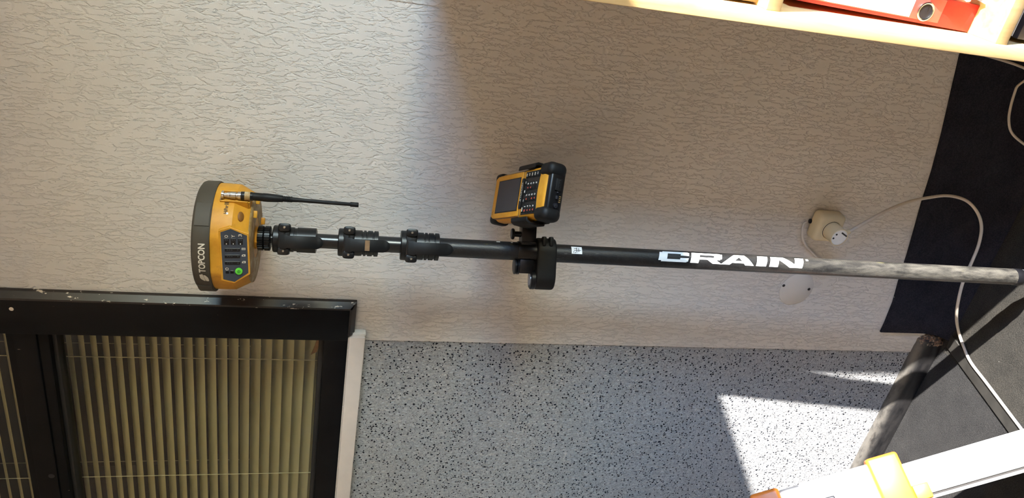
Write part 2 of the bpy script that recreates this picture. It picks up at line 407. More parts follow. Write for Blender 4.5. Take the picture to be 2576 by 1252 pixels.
for a in ((0, .05, 0, dz), (dy-.05, dy, 0, dz), (.05, dy-.05, 0, .05), (.05, dy-.05, dz-.03, dz)):
    obj('frame_bar', B(-0.03, 0.03, *a, bev=0.004), 'pvc', win2)
struct(obj('ground', B(XR+0.12, 30, -25, 25, -0.4, -0.3), 'ground', smooth=0))
# suspended uplight lamp added out of view as warm fill, shining at the ceiling
fill_lamp = empty('fill_pendant', (-0.9, -1.1, ZC)); tag(fill_lamp, 'long white pendant uplight added out of view to fill the shade', 'fill_lamp')
bm = bmesh.new(); prism(bm, [(-0.11, -0.75), (0.11, -0.75), (0.15, -0.69), (0.145, -0.69), (0.105, -0.742), (-0.105, -0.742), (-0.145, -0.69), (-0.15, -0.69)], -0.8, 0.8, Matrix(((0, 0, 1, 0), (1, 0, 0, 0), (0, 1, 0, 0), (0, 0, 0, 1))))
obj('trough', bm, 'pvc', fill_lamp, smooth=0)
for x in (-0.6, 0.6):
    bm = bmesh.new(); cyl(bm, (x, 0, -0.745), (x, 0, -0.001), 0.003, n=8); obj('wire', bm, 'steel', fill_lamp)
t = NT('fill_tube'); t.set((0.9, 0.88, 0.84, 1), 0.5); t.b.inputs['Emission Color'].default_value = (1.0, 0.70, 0.45, 1); t.b.inputs['Emission Strength'].default_value = 62.0
bm = bmesh.new(); cyl(bm, (-0.76, 0, -0.720), (0.76, 0, -0.720), 0.018, n=16); obj('tube', bm, t.m, fill_lamp)
# dim room behind the interior window
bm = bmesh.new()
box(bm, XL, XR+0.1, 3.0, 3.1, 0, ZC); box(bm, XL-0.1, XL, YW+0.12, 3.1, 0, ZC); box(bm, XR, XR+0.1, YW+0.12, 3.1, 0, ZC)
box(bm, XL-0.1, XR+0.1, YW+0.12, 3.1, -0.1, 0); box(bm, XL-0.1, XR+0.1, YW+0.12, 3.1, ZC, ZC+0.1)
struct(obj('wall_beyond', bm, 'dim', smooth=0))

# ------------------------------------------------------------------ interior window with black frame
GX, GZ, = -0.950, EYE-0.031                    # inner edge of jamb and bottom rail
win = struct(empty('window_1', (0, YW, 0)))
YC = -0.020                                    # casing front, relative to the wall face
def bar(name, x0, x1, z0, z1, y0=YC, y1=0.06, bev=0.003, mat='black_paint'):
    return obj(name, B(x0, x1, y0, y1, z0, z1, bev=bev), mat, win)
ch = 0.012
bar('jamb', GX, WX1-ch, WZ0+ch, WZ1)
bar('jamb', WX0, WX0+0.09, WZ0+ch, WZ1)
bar('bottom_rail', WX0, GX+0.004, WZ0+ch, GZ, y0=YC+0.001)
bar('head', WX0, WX1, WZ1-0.09, WZ1, y0=YC+0.002)
# bevelled outer edge of the casing, paint worn
def edge_strip(pts, name):
    bm = bmesh.new(); vs_ = [[bm.verts.new(p) for p in sec] for sec in pts]
    for a, b in zip(vs_, vs_[1:]):
        n = len(a)
        for i in range(n): bm.faces.new((a[i], a[(i+1) % n], b[(i+1) % n], b[i]))
    bm.faces.new(vs_[0]); bm.faces.new(vs_[-1][::-1])
    return obj(name, bm, 'edge_paint', win, smooth=25)
def sec_j(z, zi): return [(WX1-ch-0.001, YC, zi), (WX1-ch+0.003, YC, zi), (WX1, YC+0.011, z), (WX1, 0.0, z), (WX1-ch-0.001, 0.0, zi)]
edge_strip([sec_j(WZ0, WZ0+ch), sec_j(WZ1, WZ1)], 'casing_edge')
def sec_b(x, xi): return [(xi, YC, WZ0+ch+0.001), (xi, YC, WZ0+ch-0.003), (x, YC+0.011, WZ0), (x, 0.0, WZ0), (xi, 0.0, WZ0+ch+0.001)]
edge_strip([sec_b(WX1, WX1-ch), sec_b(XE+0.024, XE+0.024)], 'casing_edge')
TZ0, TZ1 = EYE+0.468, EYE+0.540
bar('transom', WX0+0.05, GX+0.004, TZ0, TZ1, y0=-0.004)
bar('transom_bead', WX0+0.05, GX+0.004, TZ0+0.018, TZ1-0.014, y0=-0.011, y1=0.0)
bar('glazing_bead', GX-0.009, GX+0.002, GZ, TZ0, y0=0.012, y1=0.05, mat='bead')
bar('glazing_bead', GX-0.009, GX+0.002, TZ1, WZ1-0.09, y0=0.012, y1=0.05, mat='bead')
bar('glazing_bead', WX0+0.09, GX, GZ-0.002, GZ+0.009, y0=0.012, y1=0.05, mat='bead')
bar('glazing_bead', WX0+0.09, GX, TZ0-0.008, TZ0+0.002, y0=0.012, y1=0.05, mat='bead')
for a, b in ((GZ, TZ0), (TZ1, WZ1-0.09)):
    obj('pane', B(WX0+0.08, GX+0.001, 0.030, 0.034, a, b), 'glass', win, smooth=0)
bm = bmesh.new(); cyl(bm, (-1.315, -0.0115, EYE+0.497), (-1.315, -0.006, EYE+0.497), 0.006, n=14)
obj('screw_hole', bm, 'hole', win)
bm = bmesh.new(); cyl(bm, (-0.893, YC-0.0015, EYE+0.515), (-0.893, YC+0.002, EYE+0.515), 0.004, n=10)
obj('nail_head', bm, 'steel', win)
# curling brown tape in the lower corner of the pane
tp = [(-0.006, 0.0035), (-0.030, 0.006), (-0.058, 0.012), (-0.066, 0.024), (-0.050, 0.019), (-0.026, 0.013), (-0.006, 0.012)]
bm = bmesh.new(); prism(bm, [(GX+x-0.006, GZ+z) for x, z in tp], 0.0275, 0.0295, Matrix(((1, 0, 0, 0), (0, 0, 1, 0), (0, 1, 0, 0), (0, 0, 0, 1))))
tag(obj('tape_scrap', bm, 'tape', loc=(0, YW, 0)), 'torn brown tape scrap stuck in the lower right corner of the window pane', 'tape')
# pale sill strip under the frame
bm = bmesh.new()
box(bm, WX0, XE+0.020, -0.020, 0.01, EYE-0.112, EYE-0.080, bev=0.0025)
struct(obj('trim_1', bm, 'sill', loc=(0, YW, 0)))
bm = bmesh.new()
for i in range(40):
    x0 = XE+0.018-i*0.03; j = random.uniform(-.002, .003)
    box(bm, x0-0.031, x0, -0.016, 0.005, EYE-0.082, EYE-0.074+j, bev=0.0015, seg=1)
obj('caulk_bead', bm, 'sill', bpy.data.objects['trim_1'])
obj('caulk_end', B(XE+0.0195, XE+0.026, -0.014, 0.005, EYE-0.113, EYE-0.086, bev=0.002), 'caulk', bpy.data.objects['trim_1'])

# ------------------------------------------------------------------ venetian blind behind the pane
PITCH, SW = 0.0222, 0.0480
blind = empty('venetian_blind', (0, YW+0.075, 0)); tag(blind, 'cream venetian blind with tilted slats behind the black framed window', 'blind')
x0, x1 = WX0+0.05, -0.957
tilt = math.radians(30)
bm = bmesh.new(); n = 7; prev = None
for i in range(n):
    a = (i/(n-1)-0.5)*SW; sag = 0.0022*(1-(2*i/(n-1)-1)**2)
    y = a*math.cos(tilt)-sag*math.sin(tilt); z = a*math.sin(tilt)+sag*math.cos(tilt)
    cur = [bm.verts.new((x0, y, z)), bm.verts.new((x1, y, z))]
    if prev: bm.faces.new((prev[0], prev[1], cur[1], cur[0]))
    prev = cur
bmesh.ops.solidify(bm, geom=bm.faces[:], thickness=0.0003)
first = obj('slat', bm, 'slat', blind, smooth=40, loc=(0, 0, GZ+0.004))
k = 1
while GZ+0.004+k*PITCH < WZ1-0.10:
    o = first.copy(); link(o, blind); o.location = (0, 0, GZ+0.004+k*PITCH); k += 1
for cxx in (-1.055, -1.385, -1.9):
    for yy, rr in ((-0.0225, 0.0008), (0.0225, 0.0007)):
        bm = bmesh.new(); cyl(bm, (cxx, yy, GZ-0.03), (cxx, yy, WZ1-0.08), rr, n=6); obj('ladder_cord', bm, 'cord', blind)
bm = bmesh.new(); cyl(bm, (-1.072, 0.0, GZ-0.03), (-1.072, 0.0, WZ1-0.08), 0.0009, n=6); obj('lift_cord', bm, 'cord', blind)
obj('head_rail', B(x0, x1, -0.014, 0.014, WZ1-0.098, WZ1-0.072, bev=0.002), 'slat', blind)
obj('bottom_bar', B(x0, x1, -0.012, 0.012, GZ-0.036, GZ-0.026, bev=0.002), 'slat', blind)

# ------------------------------------------------------------------ carpet turned up the wall, baseboard, threshold strip
ed = [(2470, -60), (2415, 140), (2393, 235), (2370, 335), (2345, 430), (2321, 505), (2300, 580), (2283, 640), (2262, 705), (2247, 760), (2226, 812), (2215, 835)]
pts = [at_y(u, v, YW-0.005) for u, v in ed]
pts[0].x = 0.3; pts[0].z = pts[1].z+0.02
xr = pts[-1].x
bm = bmesh.new(); rows = []
for p in pts:
    col = []
    for f_ in (1.0, 0.75, 0.5, 0.3, 0.15, 0.05, 0.0):
        z = p.z*f_; y = YW-0.006-0.03*(1-min(1, z/0.045))**2
        col.append(bm.verts.new((p.x, y, max(z, 0.002))))
    rows.append(col)
for a, b in zip(rows, rows[1:]):
    for i in range(6): bm.faces.new((a[i], a[i+1], b[i+1], b[i]))
bmesh.ops.recalc_face_normals(bm, faces=bm.faces[:])
bmesh.ops.solidify(bm, geom=bm.faces[:], thickness=-0.0045)
o = obj('baseboard_carpet', bm, 'carpet_wall', smooth=50); struct(o)
# black baseboard
BX = -0.905
bm = bmesh.new(); prof = [(0.012, 0.0), (-0.022, 0.0), (-0.022, 0.030), (-0.019, 0.042), (-0.012, 0.052), (0.0, 0.058), (0.012, 0.058)]
secs = []
for i in range(46):
    x = -i*0.045 if i > 3 else -i*0.012
    jag = random.uniform(0, .004) if i == 0 else 0
    secs.append([bm.verts.new((x+(random.uniform(-.006, .004) if i == 0 else 0), y+(0.010 if i == 0 and y < 0 else 0)+random.uniform(-.0006, .0006), z-(0.010 if i == 0 and z > .03 else 0)+(random.uniform(-.001, .001) if z > 0 else 0))) for y, z in prof])
for a, b in zip(secs, secs[1:]):
    m = len(prof)
    for i in range(m): bm.faces.new((a[i], a[(i+1) % m], b[(i+1) % m], b[i]))
bm.faces.new(secs[0]); bm.faces.new(secs[-1])
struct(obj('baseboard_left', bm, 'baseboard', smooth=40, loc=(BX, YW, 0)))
# threshold strip across the carpet joint
sl0, sl1, sr0, sr1 = at_z(2398, 897, 0.004), at_z(2532, 1081, 0.004), at_z(2431, 893, 0.004), at_z(2566, 1079, 0.004)
ext = lambda p, q, y: Vector((p.x+(q.x-p.x)*(y-p.y)/(q.y-p.y), y, 0))
cor = [ext(sl0, sl1, -0.6), ext(sr0, sr1, -0.6), ext(sr0, sr1, 1.268), ext(sl0, sl1, 1.262)]
bm = bmesh.new()
prism(bm, [(p.x, p.y) for p in cor], 0.0, 0.004, bev=0.0012, seg=1)
struct(obj('trim_2', bm, 'strip', smooth=0))

# ------------------------------------------------------------------ shelf unit with binders
SX, SY, ST = -0.180, 1.0, EYE-0.150            # left face, front, top
SH = empty('shelf_unit', (SX, SY, 0)); tag(SH, 'light beech open shelf unit against the wallpapered wall', 'shelf')
t_ = 0.021; SXR = XR-0.02-SX; SD = YW-0.004-SY
obj('side_panel', B(0, t_, 0, SD, 0, ST, bev=0.0012), 'beech', SH)
obj('side_panel', B(SXR-t_, SXR, 0, SD, 0, ST, bev=0.0012), 'beech', SH)
for zt in (0.12, EYE-0.985, EYE-0.592, ST):
    obj('shelf_board', B(t_, SXR-t_, 0.001, SD-0.006, zt-0.022, zt, bev=0.0012), 'beech', SH)
obj('back_panel', B(t_, SXR-t_, SD-0.006, SD, 0.1, ST), 'beech', SH)

def binder(loc, tiltdeg, width, mats, label, h=0.320, depth=0.225):
    e = empty('ring_binder', loc); e.rotation_euler = (0, math.radians(tiltdeg), 0)
    tag(e, label, 'binder')
    obj('cover', B(0, 0.003, 0.002, depth, 0, h, bev=0.001), mats[0], e); obj('cover', B(width-0.003, width, 0.002, depth, 0, h, bev=0.001), mats[0], e)
    obj('spine', B(0.0, width, 0, 0.003, 0, h, bev=0.0012), mats[0], e)
    obj('paper_block', B(0.005, width-0.006, 0.02, depth-0.02, 0.006, h-0.015), 'paper', e)
    obj('spine_pocket', B(0.005, width-0.002, -0.0008, 0.0004, 0.062, h-0.003, bev=0.0003), mats[1], e)
    obj('spine_label', B(0.0065, width-0.003, -0.0014, -0.0004, 0.117, h-0.056), 'paper', e)
    obj('label_header', B(0.0065, width-0.003, -0.0014, -0.0004, h-0.055, h-0.030), 'paper_grey', e)
    bm = text_bm('O', 0.02); warp(bm, lambda x, y, z: (0.0105+x*0.008, -0.0016, h-0.048+y*0.010)); obj('label_letter', bm, 'ink', e, smooth=0)
    rx, rz = 0.0185, 0.093
    bm = bmesh.new(); M = Matrix.Translation((rx, 0, rz)) @ Matrix.Rotation(math.radians(90), 4, 'X')
    lathe(bm, [(0.0115, -0.002), (0.0115, 0.003), (0.0128, 0.0036), (0.0144, 0.003), (0.0148, 0.0), (0.0148, -0.002)], 32, M, caps=False)
    ring = obj('finger_ring', bm, 'steel', e)
    bm = bmesh.new(); cyl(bm, (rx, -0.0017, rz), (rx, 0.0, rz), 0.0118, n=28); obj('ring_hole', bm, 'hole', ring)
    return e
binder((SX+t_+0.0015, SY+0.060, EYE-0.985+0.0018), 1.6, 0.042, ('red', 'red_pocket'), 'red lever arch binder with white spine label and steel finger ring')
# crumpled paper pushed in beside the red binder
bm = bmesh.new(); g = []
for i in range(7):
    row = []
    for j in range(12):
        z = j*0.0098; y = 0.006*math.sin(i*1.7+j*0.9)+random.uniform(-.004, .004)
        x = i*0.016 + (random.uniform(-.006, .003) if i == 0 else 0)
        row.append(bm.verts.new((x, y, z+random.uniform(-.002, .002)*(j > 0))))
    g.append(row)
for i in range(6):
    for j in range(11): bm.faces.new((g[i][j], g[i+1][j], g[i+1][j+1], g[i][j+1]))
bmesh.ops.solidify(bm, geom=bm.faces[:], thickness=0.0006)
tag(obj('crumpled_paper', bm, 'paper', smooth=20, loc=(SX+t_+0.052, SY+0.050, EYE-0.985+0.003)), 'torn crumpled white paper standing right beside the red binder', 'paper')
# brown card box and folders in the upper compartment
e = empty('card_box', (SX+t_+0.004, SY+0.028, EYE-0.592+0.0005)); tag(e, 'brown card magazine box on the upper shelf above the red binder', 'box')
obj('box_body', B(0, 0.10, 0, 0.24, 0, 0.235, bev=0.0015), 'brown_box', e)
obj('front_label', B(0.012, 0.088, -0.001, 0.0004, 0.145, 0.215), 'paper', e)
bm = bmesh.new(); cyl(bm, (0.05, -0.0012, 0.05), (0.05, 0.0004, 0.05), 0.014, n=24); obj('finger_hole', bm, 'hole', e)
# things in the lower compartment
ZL = EYE-0.985-0.022; zb = 0.12
e = empty('file_box', (SX+t_+0.006, SY+0.035, zb+0.0005)); tag(e, 'dark navy file box in the lowest compartment of the shelf', 'box')
obj('box_body', B(0, 0.085, 0, 0.24, 0, 0.335, bev=0.002), 'navy', e)
obj('label', B(0.014, 0.07, -0.001, 0.0005, 0.19, 0.285), 'paper_grey', e)
e = empty('loose_papers', (SX+t_+0.008, SY+0.045, zb+0.336)); tag(e, 'loose paper sheets lying on the navy file box', 'paper')
for i in range(4): obj('sheet', B(0.0, 0.10+0.01*i, 0.004*i, 0.19, 0.0006+0.0016*i, 0.0016+0.0016*i), 'paper_grey' if i % 2 else 'paper', e)

# ------------------------------------------------------------------ survey pole
YB_, YT_ = 1.122, 1.2015
PB, PT = at_y(2570, 697, YB_), at_y(690, 600, YT_)
PD = (PT-PB).normalized()
TIP = PB-PD*(PB.z/PD.z)                                        # pole meets the floor
ang = math.atan2(-PB.x*0.5-PT.x*0.5, (YB_+YT_)/2)
side = Vector((math.cos(ang), math.sin(ang), 0)); side = (side-PD*side.dot(PD)).normalized()   # local x: to the right in the room
back = PD.cross(side)                                         # local y: away from the camera
PM = Matrix(((side.x, back.x, PD.x, TIP.x), (side.y, back.y, PD.y, TIP.y), (side.z, back.z, PD.z, TIP.z), (0, 0, 0, 1)))
def pz(u):
    """height along the pole of photo column u"""
    q0 = RW.transposed() @ (TIP-Vector((0, 0, EYE))); q1 = RW.transposed() @ PD; k = (u-CX)/F
    return (k*q0.z-q0.x)/(q1.x-k*q1.z)
pole = empty('survey_pole', mat=PM); tag(pole, 'black carbon survey pole leaning against the wall with white block lettering', 'pole')
bm = bmesh.new(); lathe(bm, [(0.0008, 0.0), (0.004, 0.012), (0.009, 0.045), (0.0155, 0.062), (0.0165, 0.066), (0.0165, pz(2566))], 32); obj('point', bm, 'alu', pole)
bm = bmesh.new(); lathe(bm, [(0.0165, pz(2566)), (0.0176, pz(2563)), (0.0176, pz(2548)), (0.0168, pz(2546))], 40); obj('end_ferrule', bm, 'tube', pole)
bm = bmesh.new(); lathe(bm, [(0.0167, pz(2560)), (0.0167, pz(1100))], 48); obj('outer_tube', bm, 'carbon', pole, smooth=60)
bm = bmesh.new(); lathe(bm, [(0.0140, pz(1110)), (0.0140, pz(940))], 40); obj('middle_tube', bm, 'tube', pole)
bm = bmesh.new(); lathe(bm, [(0.0126, pz(960)), (0.0126, pz(780))], 40); obj('inner_tube', bm, 'tube', pole)
bm = bmesh.new(); lathe(bm, [(0.008, pz(790)), (0.008, pz(640))], 24); obj('top_spigot', bm, 'tube', pole)
def gear(bm, z0, z1, r, n=30, dpt=0.0016):
    m = n*6; t = bmesh.new(); rings = []
    for (rr, z, q) in ((r-dpt-0.001, z0, 0), (r, z0+0.0012, 1), (r, z1-0.0012, 1), (r-dpt-0.001, z1, 0)):
        rg = []
        for i in range(m):
            ph = i % 6; d = dpt if (q and ph in (0, 1)) else 0
            a = 2*math.pi*i/m; rg.append(t.verts.new(((rr-d)*math.sin(a), -(rr-d)*math.cos(a), z)))
        rings.append(rg)
    for a, b in zip(rings, rings[1:]):
        for i in range(m): t.faces.new((a[i], a[(i+1) % m], b[(i+1) % m], b[i]))
    t.faces.new(rings[0][::-1]); t.faces.new(rings[-1]); join(bm, t)
bm = bmesh.new(); gear(bm, pz(682), pz(665.8), 0.0212); obj('knurled_ring', bm, 'black', pole, smooth=20)
bm = bmesh.new(); gear(bm, pz(665), pz(649), 0.0212); obj('knurled_ring', bm, 'black', pole, smooth=20)
def clamp(u0, u1, lev_u, R, first=False, tag_patch=False):
    zt, zb_ = pz(u0), pz(u1); L = zt-zb_
    bm = bmesh.new()
    prof = [(R*.80, zb_), (R*.93, zb_+0.001), (R*.93, zb_+L*.05)]
    if first: prof += [(R*.93, zb_+L*.45), (R*.86, zb_+L*.455), (R*.86, zb_+L*.52), (R*.92, zb_+L*.525)]
    else:
        for q in (.10, .26, .36): prof += [(R*.93, zb_+L*(q+.01)), (R*.84, zb_+L*(q+.015)), (R*.84, zb_+L*(q+.05)), (R*.93, zb_+L*(q+.055))]
    prof += [(R*.92, zb_+L*.86), (R, zb_+L*.865), (R, zt-0.0015), (R-.0015, zt)]
    lathe(bm, prof, 48)
    c = obj('clamp_collar', bm, 'black', pole, smooth=35)
    # split block behind the ears
    obj('ear_block', B(-R*.92, R*.92, -R*.95, 0.0, zb_+L*.60, zb_+L*.88, bev=0.002), 'black', c)
    for sx in (1, -1):
        bm = bmesh.new()
        M = Matrix.Translation((sx*R*.86, -R*.78, zb_+L*.73)) @ Matrix.Rotation(math.radians(90), 4, 'X')
        sp = lambda c_: math.copysign(abs(c_)**0.55, c_)
        st = [(0.0070*sp(math.cos(a)), 0.0100*sp(math.sin(a))) for a in [2*math.pi*i/28 for i in range(28)]]
        prism(bm, st, -0.007, 0.008, M, bev=0.0016)
        ear = obj('ear', bm, 'black', c, smooth=40)
        bm = bmesh.new(); cyl(bm, (sx*R*.86, -R*.78-0.0092, zb_+L*.73), (sx*R*.86, -R*.78-0.0075, zb_+L*.73), 0.0022, n=14, bev=0.0005)
        obj('screw', bm, 'steel', c)
    # cam lever: wide curved paddle
    ze = pz(lev_u); zs = zb_+L*.82; n = 30; bm = bmesh.new(); secs = []
    for i in range(n+1):
        s = i/n; z = zs+(ze-zs)*s
        y = -R-0.0035-0.006*math.sin(math.pi*min(1, s*1.15))+0.0045*s*s
        wdt = 0.0125 if s < .15 else 0.0108
        if s > .82: wdt *= math.sqrt(max(0.02, 1-((s-.82)/.18)**2))
        cxx = -0.0045+0.0010*s
        th = 0.0055*(1-.45*s)
        secs.append([bm.verts.new((cxx+a*wdt, y+b, z)) for a, b in ((-1, .0012), (-.8, 0), (.8, 0), (1, .0012), (1, th), (-1, th))])
    for a, b in zip(secs, secs[1:]):
        for i in range(6): bm.faces.new((a[i], a[(i+1) % 6], b[(i+1) % 6], b[i]))
    bm.faces.new(secs[0]); bm.faces.new(secs[-1])
    obj('lever', bm, 'rubber', c, smooth=45)
    bm = bmesh.new(); cyl(bm, (-R*.95, -R*.78, zb_+L*.73), (R*.95, -R*.78, zb_+L*.73), 0.0045, n=16); obj('hinge_pin', bm, 'black', c)
    if tag_patch:
        zc_ = pz(924); s = (zc_-zs)/(ze-zs); y = -R-0.0035-0.006*math.sin(math.pi*min(1, s*1.15))+0.0045*s*s
        obj('brown_patch', B(-0.0128, 0.0052, y-0.0005, y+0.001, zc_-0.004, zc_+0.004), 'tape', c)  # small brown patch across the lever
clamp(688, 797, 815, 0.0232, first=True)
clamp(851, 952, 981, 0.0242, tag_patch=True)
clamp(1007, 1104, 1137, 0.0262)
# lettering wrapped on the tube
def on_tube(s_u, phi, r=0.0167+0.00035):
    z = pz(s_u); return (r*math.sin(phi), -r*math.cos(phi), z)
def glyph(quads, u0, u1, name='lettering', h0=-16, h1=55, slant=6):
    bm = bmesh.new()
    for q in quads:
        G = 10; gv = []
        for i in range(G+1):
            row = []
            for j in range(G+1):
                a, b = i/G, j/G
                p = [(1-a)*(1-b)*q[0][k]+a*(1-b)*q[1][k]+a*b*q[2][k]+(1-a)*b*q[3][k] for k in (0, 1)]
                row.append(bm.verts.new(on_tube(u0+(u1-u0)*p[0]+slant*(p[1]-.5), math.radians(h0+(h1-h0)*p[1]))))
            gv.append(row)
        for i in range(G):
            for j in range(G): bm.faces.new((gv[i][j], gv[i+1][j], gv[i+1][j+1], gv[i][j+1]))
    return obj(name, bm, 'white_ink', pole, smooth=0)
def q4(x0, x1, y0, y1): return [(x0, y0), (x1, y0), (x1, y1), (x0, y1)]
glyph([q4(.10, .96, .76, 1), q4(.10, .96, 0, .24), q4(0, .28, .10, .90), q4(.72, 1, .60, .93), q4(.72, 1, .07, .38)], 1650, 1724)
glyph([q4(0, .27, 0, 1), q4(.27, .93, .76, 1), q4(.74, 1, .44, .94), q4(.27, .95, .34, .54), [(.52, .36), (.80, .36), (1.04, 0), (.74, 0)]], 1730, 1806)
glyph([[(0, 0), (.27, 0), (.60, 1), (.36, 1)], [(.74, 0), (1, 0), (.66, 1), (.42, 1)], q4(.22, .80, .18, .38)], 1806, 1889)
glyph([q4(0, 1, 0, 1)], 1894, 1919)
glyph([q4(0, .26, 0, 1), q4(.74, 1, 0, 1), [(.62, 0), (.92, 0), (.38, 1), (.08, 1)]], 1927, 2009)
glyph([q4(0, 1, 0, 1)], 2017, 2023, name='lettering_dot', h0=36, h1=50, slant=0)
# white sticker with a small line drawing and two chipped marks
def patch(u0, u1, a0, a1, mat, name, r=0.0167+0.0004):
    bm = bmesh.new(); G = 8; gv = [[bm.verts.new(on_tube(u0+(u1-u0)*i/2, math.radians(a0+(a1-a0)*j/G), r)) for j in range(G+1)] for i in range(3)]
    for i in range(2):
        for j in range(G): bm.faces.new((gv[i][j], gv[i+1][j], gv[i+1][j+1], gv[i][j+1]))
    return obj(name, bm, mat, pole, smooth=60)
patch(1432, 1458, 2, 52, 'white_ink', 'sticker')
for u0, u1, a0, a1 in ((1437, 1455, 22, 25), (1444, 1445.5, 10, 44), (1438, 1446, 34, 37), (1449, 1450.5, 14, 40), (1436, 1438, 10, 16), (1440, 1442, 8, 13)):
    patch(u0, u1, a0, a1, 'ink', 'sticker_print', 0.0167+0.0007)
patch(1246, 1255, 58, 70, 'pale_ink', 'paint_mark'); patch(1282, 1287, 58, 68, 'pale_ink', 'paint_mark')

# ------------------------------------------------------------------ satellite receiver on top of the pole
Z0 = pz(654)
RM = PM @ Matrix.Translation((0, 0, Z0))
rec = empty('satellite_receiver', mat=RM); tag(rec, 'yellow dome satellite receiver with dark olive rim screwed on top of the survey pole', 'receiver')
def pol(r, deg, z): a = math.radians(deg); return Vector((r*math.sin(a), -r*math.cos(a), z))
ZCAP = 0.066
PHI = -22.0; nf = Vector((math.sin(math.radians(PHI)), -math.cos(math.radians(PHI)), 0)); tl = math.radians(7)
nf = (nf*math.cos(tl)+Vector((0, 0, -1))*math.sin(tl)).normalized()
FC = pol(0.0805, PHI, 0.028)                                   # centre of the flat control facet
fu = Vector((math.cos(math.radians(PHI)), math.sin(math.radians(PHI)), 0)); fv = nf.cross(fu); fv = -fv if fv.z < 0 else fv
n_seg = 192; prof = [(0.030, 0.006), (0.060, 0.0065), (0.0745, 0.008), (0.0765, 0.0105)]
prof += [(0.0765+0.0125*i/8, 0.0105+0.0225*i/8) for i in range(1, 9)]
prof += [(0.0893, 0.037), (0.0895, 0.045), (0.0895, 0.055), (0.0895, ZCAP)]
t = bmesh.new(); lathe(t, prof, n_seg)
for e_ in range(3): pass
planes = [(FC, nf)]
for d_ in (22, 74, 126, 178, 230, 282):
    nn = (pol(1, d_, 0)*math.cos(math.radians(36))+Vector((0, 0, -1))*math.sin(math.radians(36))).normalized()
    planes.append((pol(0.0815, d_, 0.018), nn))
for v in t.verts:
    for c, nn in planes:
        q = (v.co-c).dot(nn)
        if q > 0 and v.co.z > 0.007: v.co -= nn*q
body = obj('body', t, 'yellow', rec, smooth=18)
# underside skirt, neck and lugs
bm = bmesh.new(); lathe(bm, [(0.034, 0.0055), (0.070, 0.0052), (0.0755, 0.0068), (0.0765, 0.009)], 96, caps=False); obj('underside', bm, 'worn', rec, smooth=50)
bm = bmesh.new(); prism(bm, [(0.0185*math.cos(math.radians(22.5+45*i))*1.08, 0.0185*math.sin(math.radians(22.5+45*i))*1.08) for i in range(8)], -0.002, 0.010, bev=0.001); obj('neck', bm, 'yellow', rec)
for d_, r_ in ((68, 0.067), (38, 0.062), (150, 0.06)):
    p = pol(r_, d_, 0); obj('lug', B(p.x-0.006, p.x+0.006, p.y-0.005, p.y+0.005, -0.0005, 0.007, bev=0.0012), 'yellow', rec)
# rim and dome
bm = bmesh.new(); lathe(bm, [(0.085, ZCAP-0.001), (0.0915, ZCAP-0.001), (0.0925, ZCAP+0.001), (0.0922, ZCAP+0.020), (0.0905, ZCAP+0.0245), (0.086, ZCAP+0.0275), (0.070, ZCAP+0.0300), (0.03, ZCAP+0.0315), (0.001, ZCAP+0.032)], 128)
cap = obj('dome_cap', bm, 'olive', rec, smooth=30)
def band(a0, a1, r0, r1, z0, z1, mat, name, parent, N=24):
    bm = bmesh.new(); sec = []
    for i in range(N+1):
        a = a0+(a1-a0)*i/N; sec.append([bm.verts.new(pol(r, a, z)) for r, z in ((r0, z0), (r1, z0), (r1, z1), (r0, z1))])
    for a, b in zip(sec, sec[1:]):
        for i in range(4): bm.faces.new((a[i], a[(i+1) % 4], b[(i+1) % 4], b[i]))
    bm.faces.new(sec[0]); bm.faces.new(sec[-1]); return obj(name, bm, mat, parent, smooth=30)
band(9, 33, 0.090, 0.0940, ZCAP+0.0005, ZCAP+0.0225, 'olive', 'rim_bumper', rec)
band(-118, -62, 0.090, 0.0940, ZCAP+0.0005, ZCAP+0.0225, 'olive', 'rim_bumper', rec)
# maker's lettering on the rim: two slanted strokes and the word
def on_rim(a, z, r=0.0927): return pol(r, a, z)
bm = text_bm('TOPCON', 0.028, sub=0.03); warp(bm, lambda x, y, z: on_rim(-40.5+x*32, ZCAP+0.0052+y*0.0105)); obj('rim_lettering', bm, 'pale_ink', rec, smooth=0)
for poly in ([(185, 965), (265, 945), (278, 1010), (300, 1090), (322, 1135), (285, 1130), (220, 1085), (193, 1048), (252, 1035), (226, 1000)],
             [(283, 968), (330, 973), (385, 1020), (402, 1050), (368, 1065), (412, 1115), (402, 1138), (345, 1140), (326, 1110), (308, 1060)]):
    bm = bmesh.new(); bm.faces.new([bm.verts.new(on_rim(-42.2-(y-945)*0.0549, ZCAP+0.0152-(x-190)*0.0000600, 0.0932)) for x, y in poly])
    bmesh.ops.triangulate(bm, faces=bm.faces[:]); obj('rim_logo', bm, 'pale_ink', rec, smooth=0)
bm = text_bm('HiPer', 0.015, sub=0.05); warp(bm, lambda x, y, z: pol(0.0899, 23.5+x*10.0, 0.0415+y*0.0058)); obj('model_lettering', bm, 'ink', rec, smooth=0)
bm = text_bm('II', 0.02, sub=0.2); warp(bm, lambda x, y, z: pol(0.0899, 34.4+x*2.6, 0.0412+y*0.0066)); obj('model_lettering', bm, 'ink', rec, smooth=0)
band(22.8, 25.0, 0.0880, 0.08988, 0.0402, 0.0432, 'steel', 'model_fleck', rec, 3)
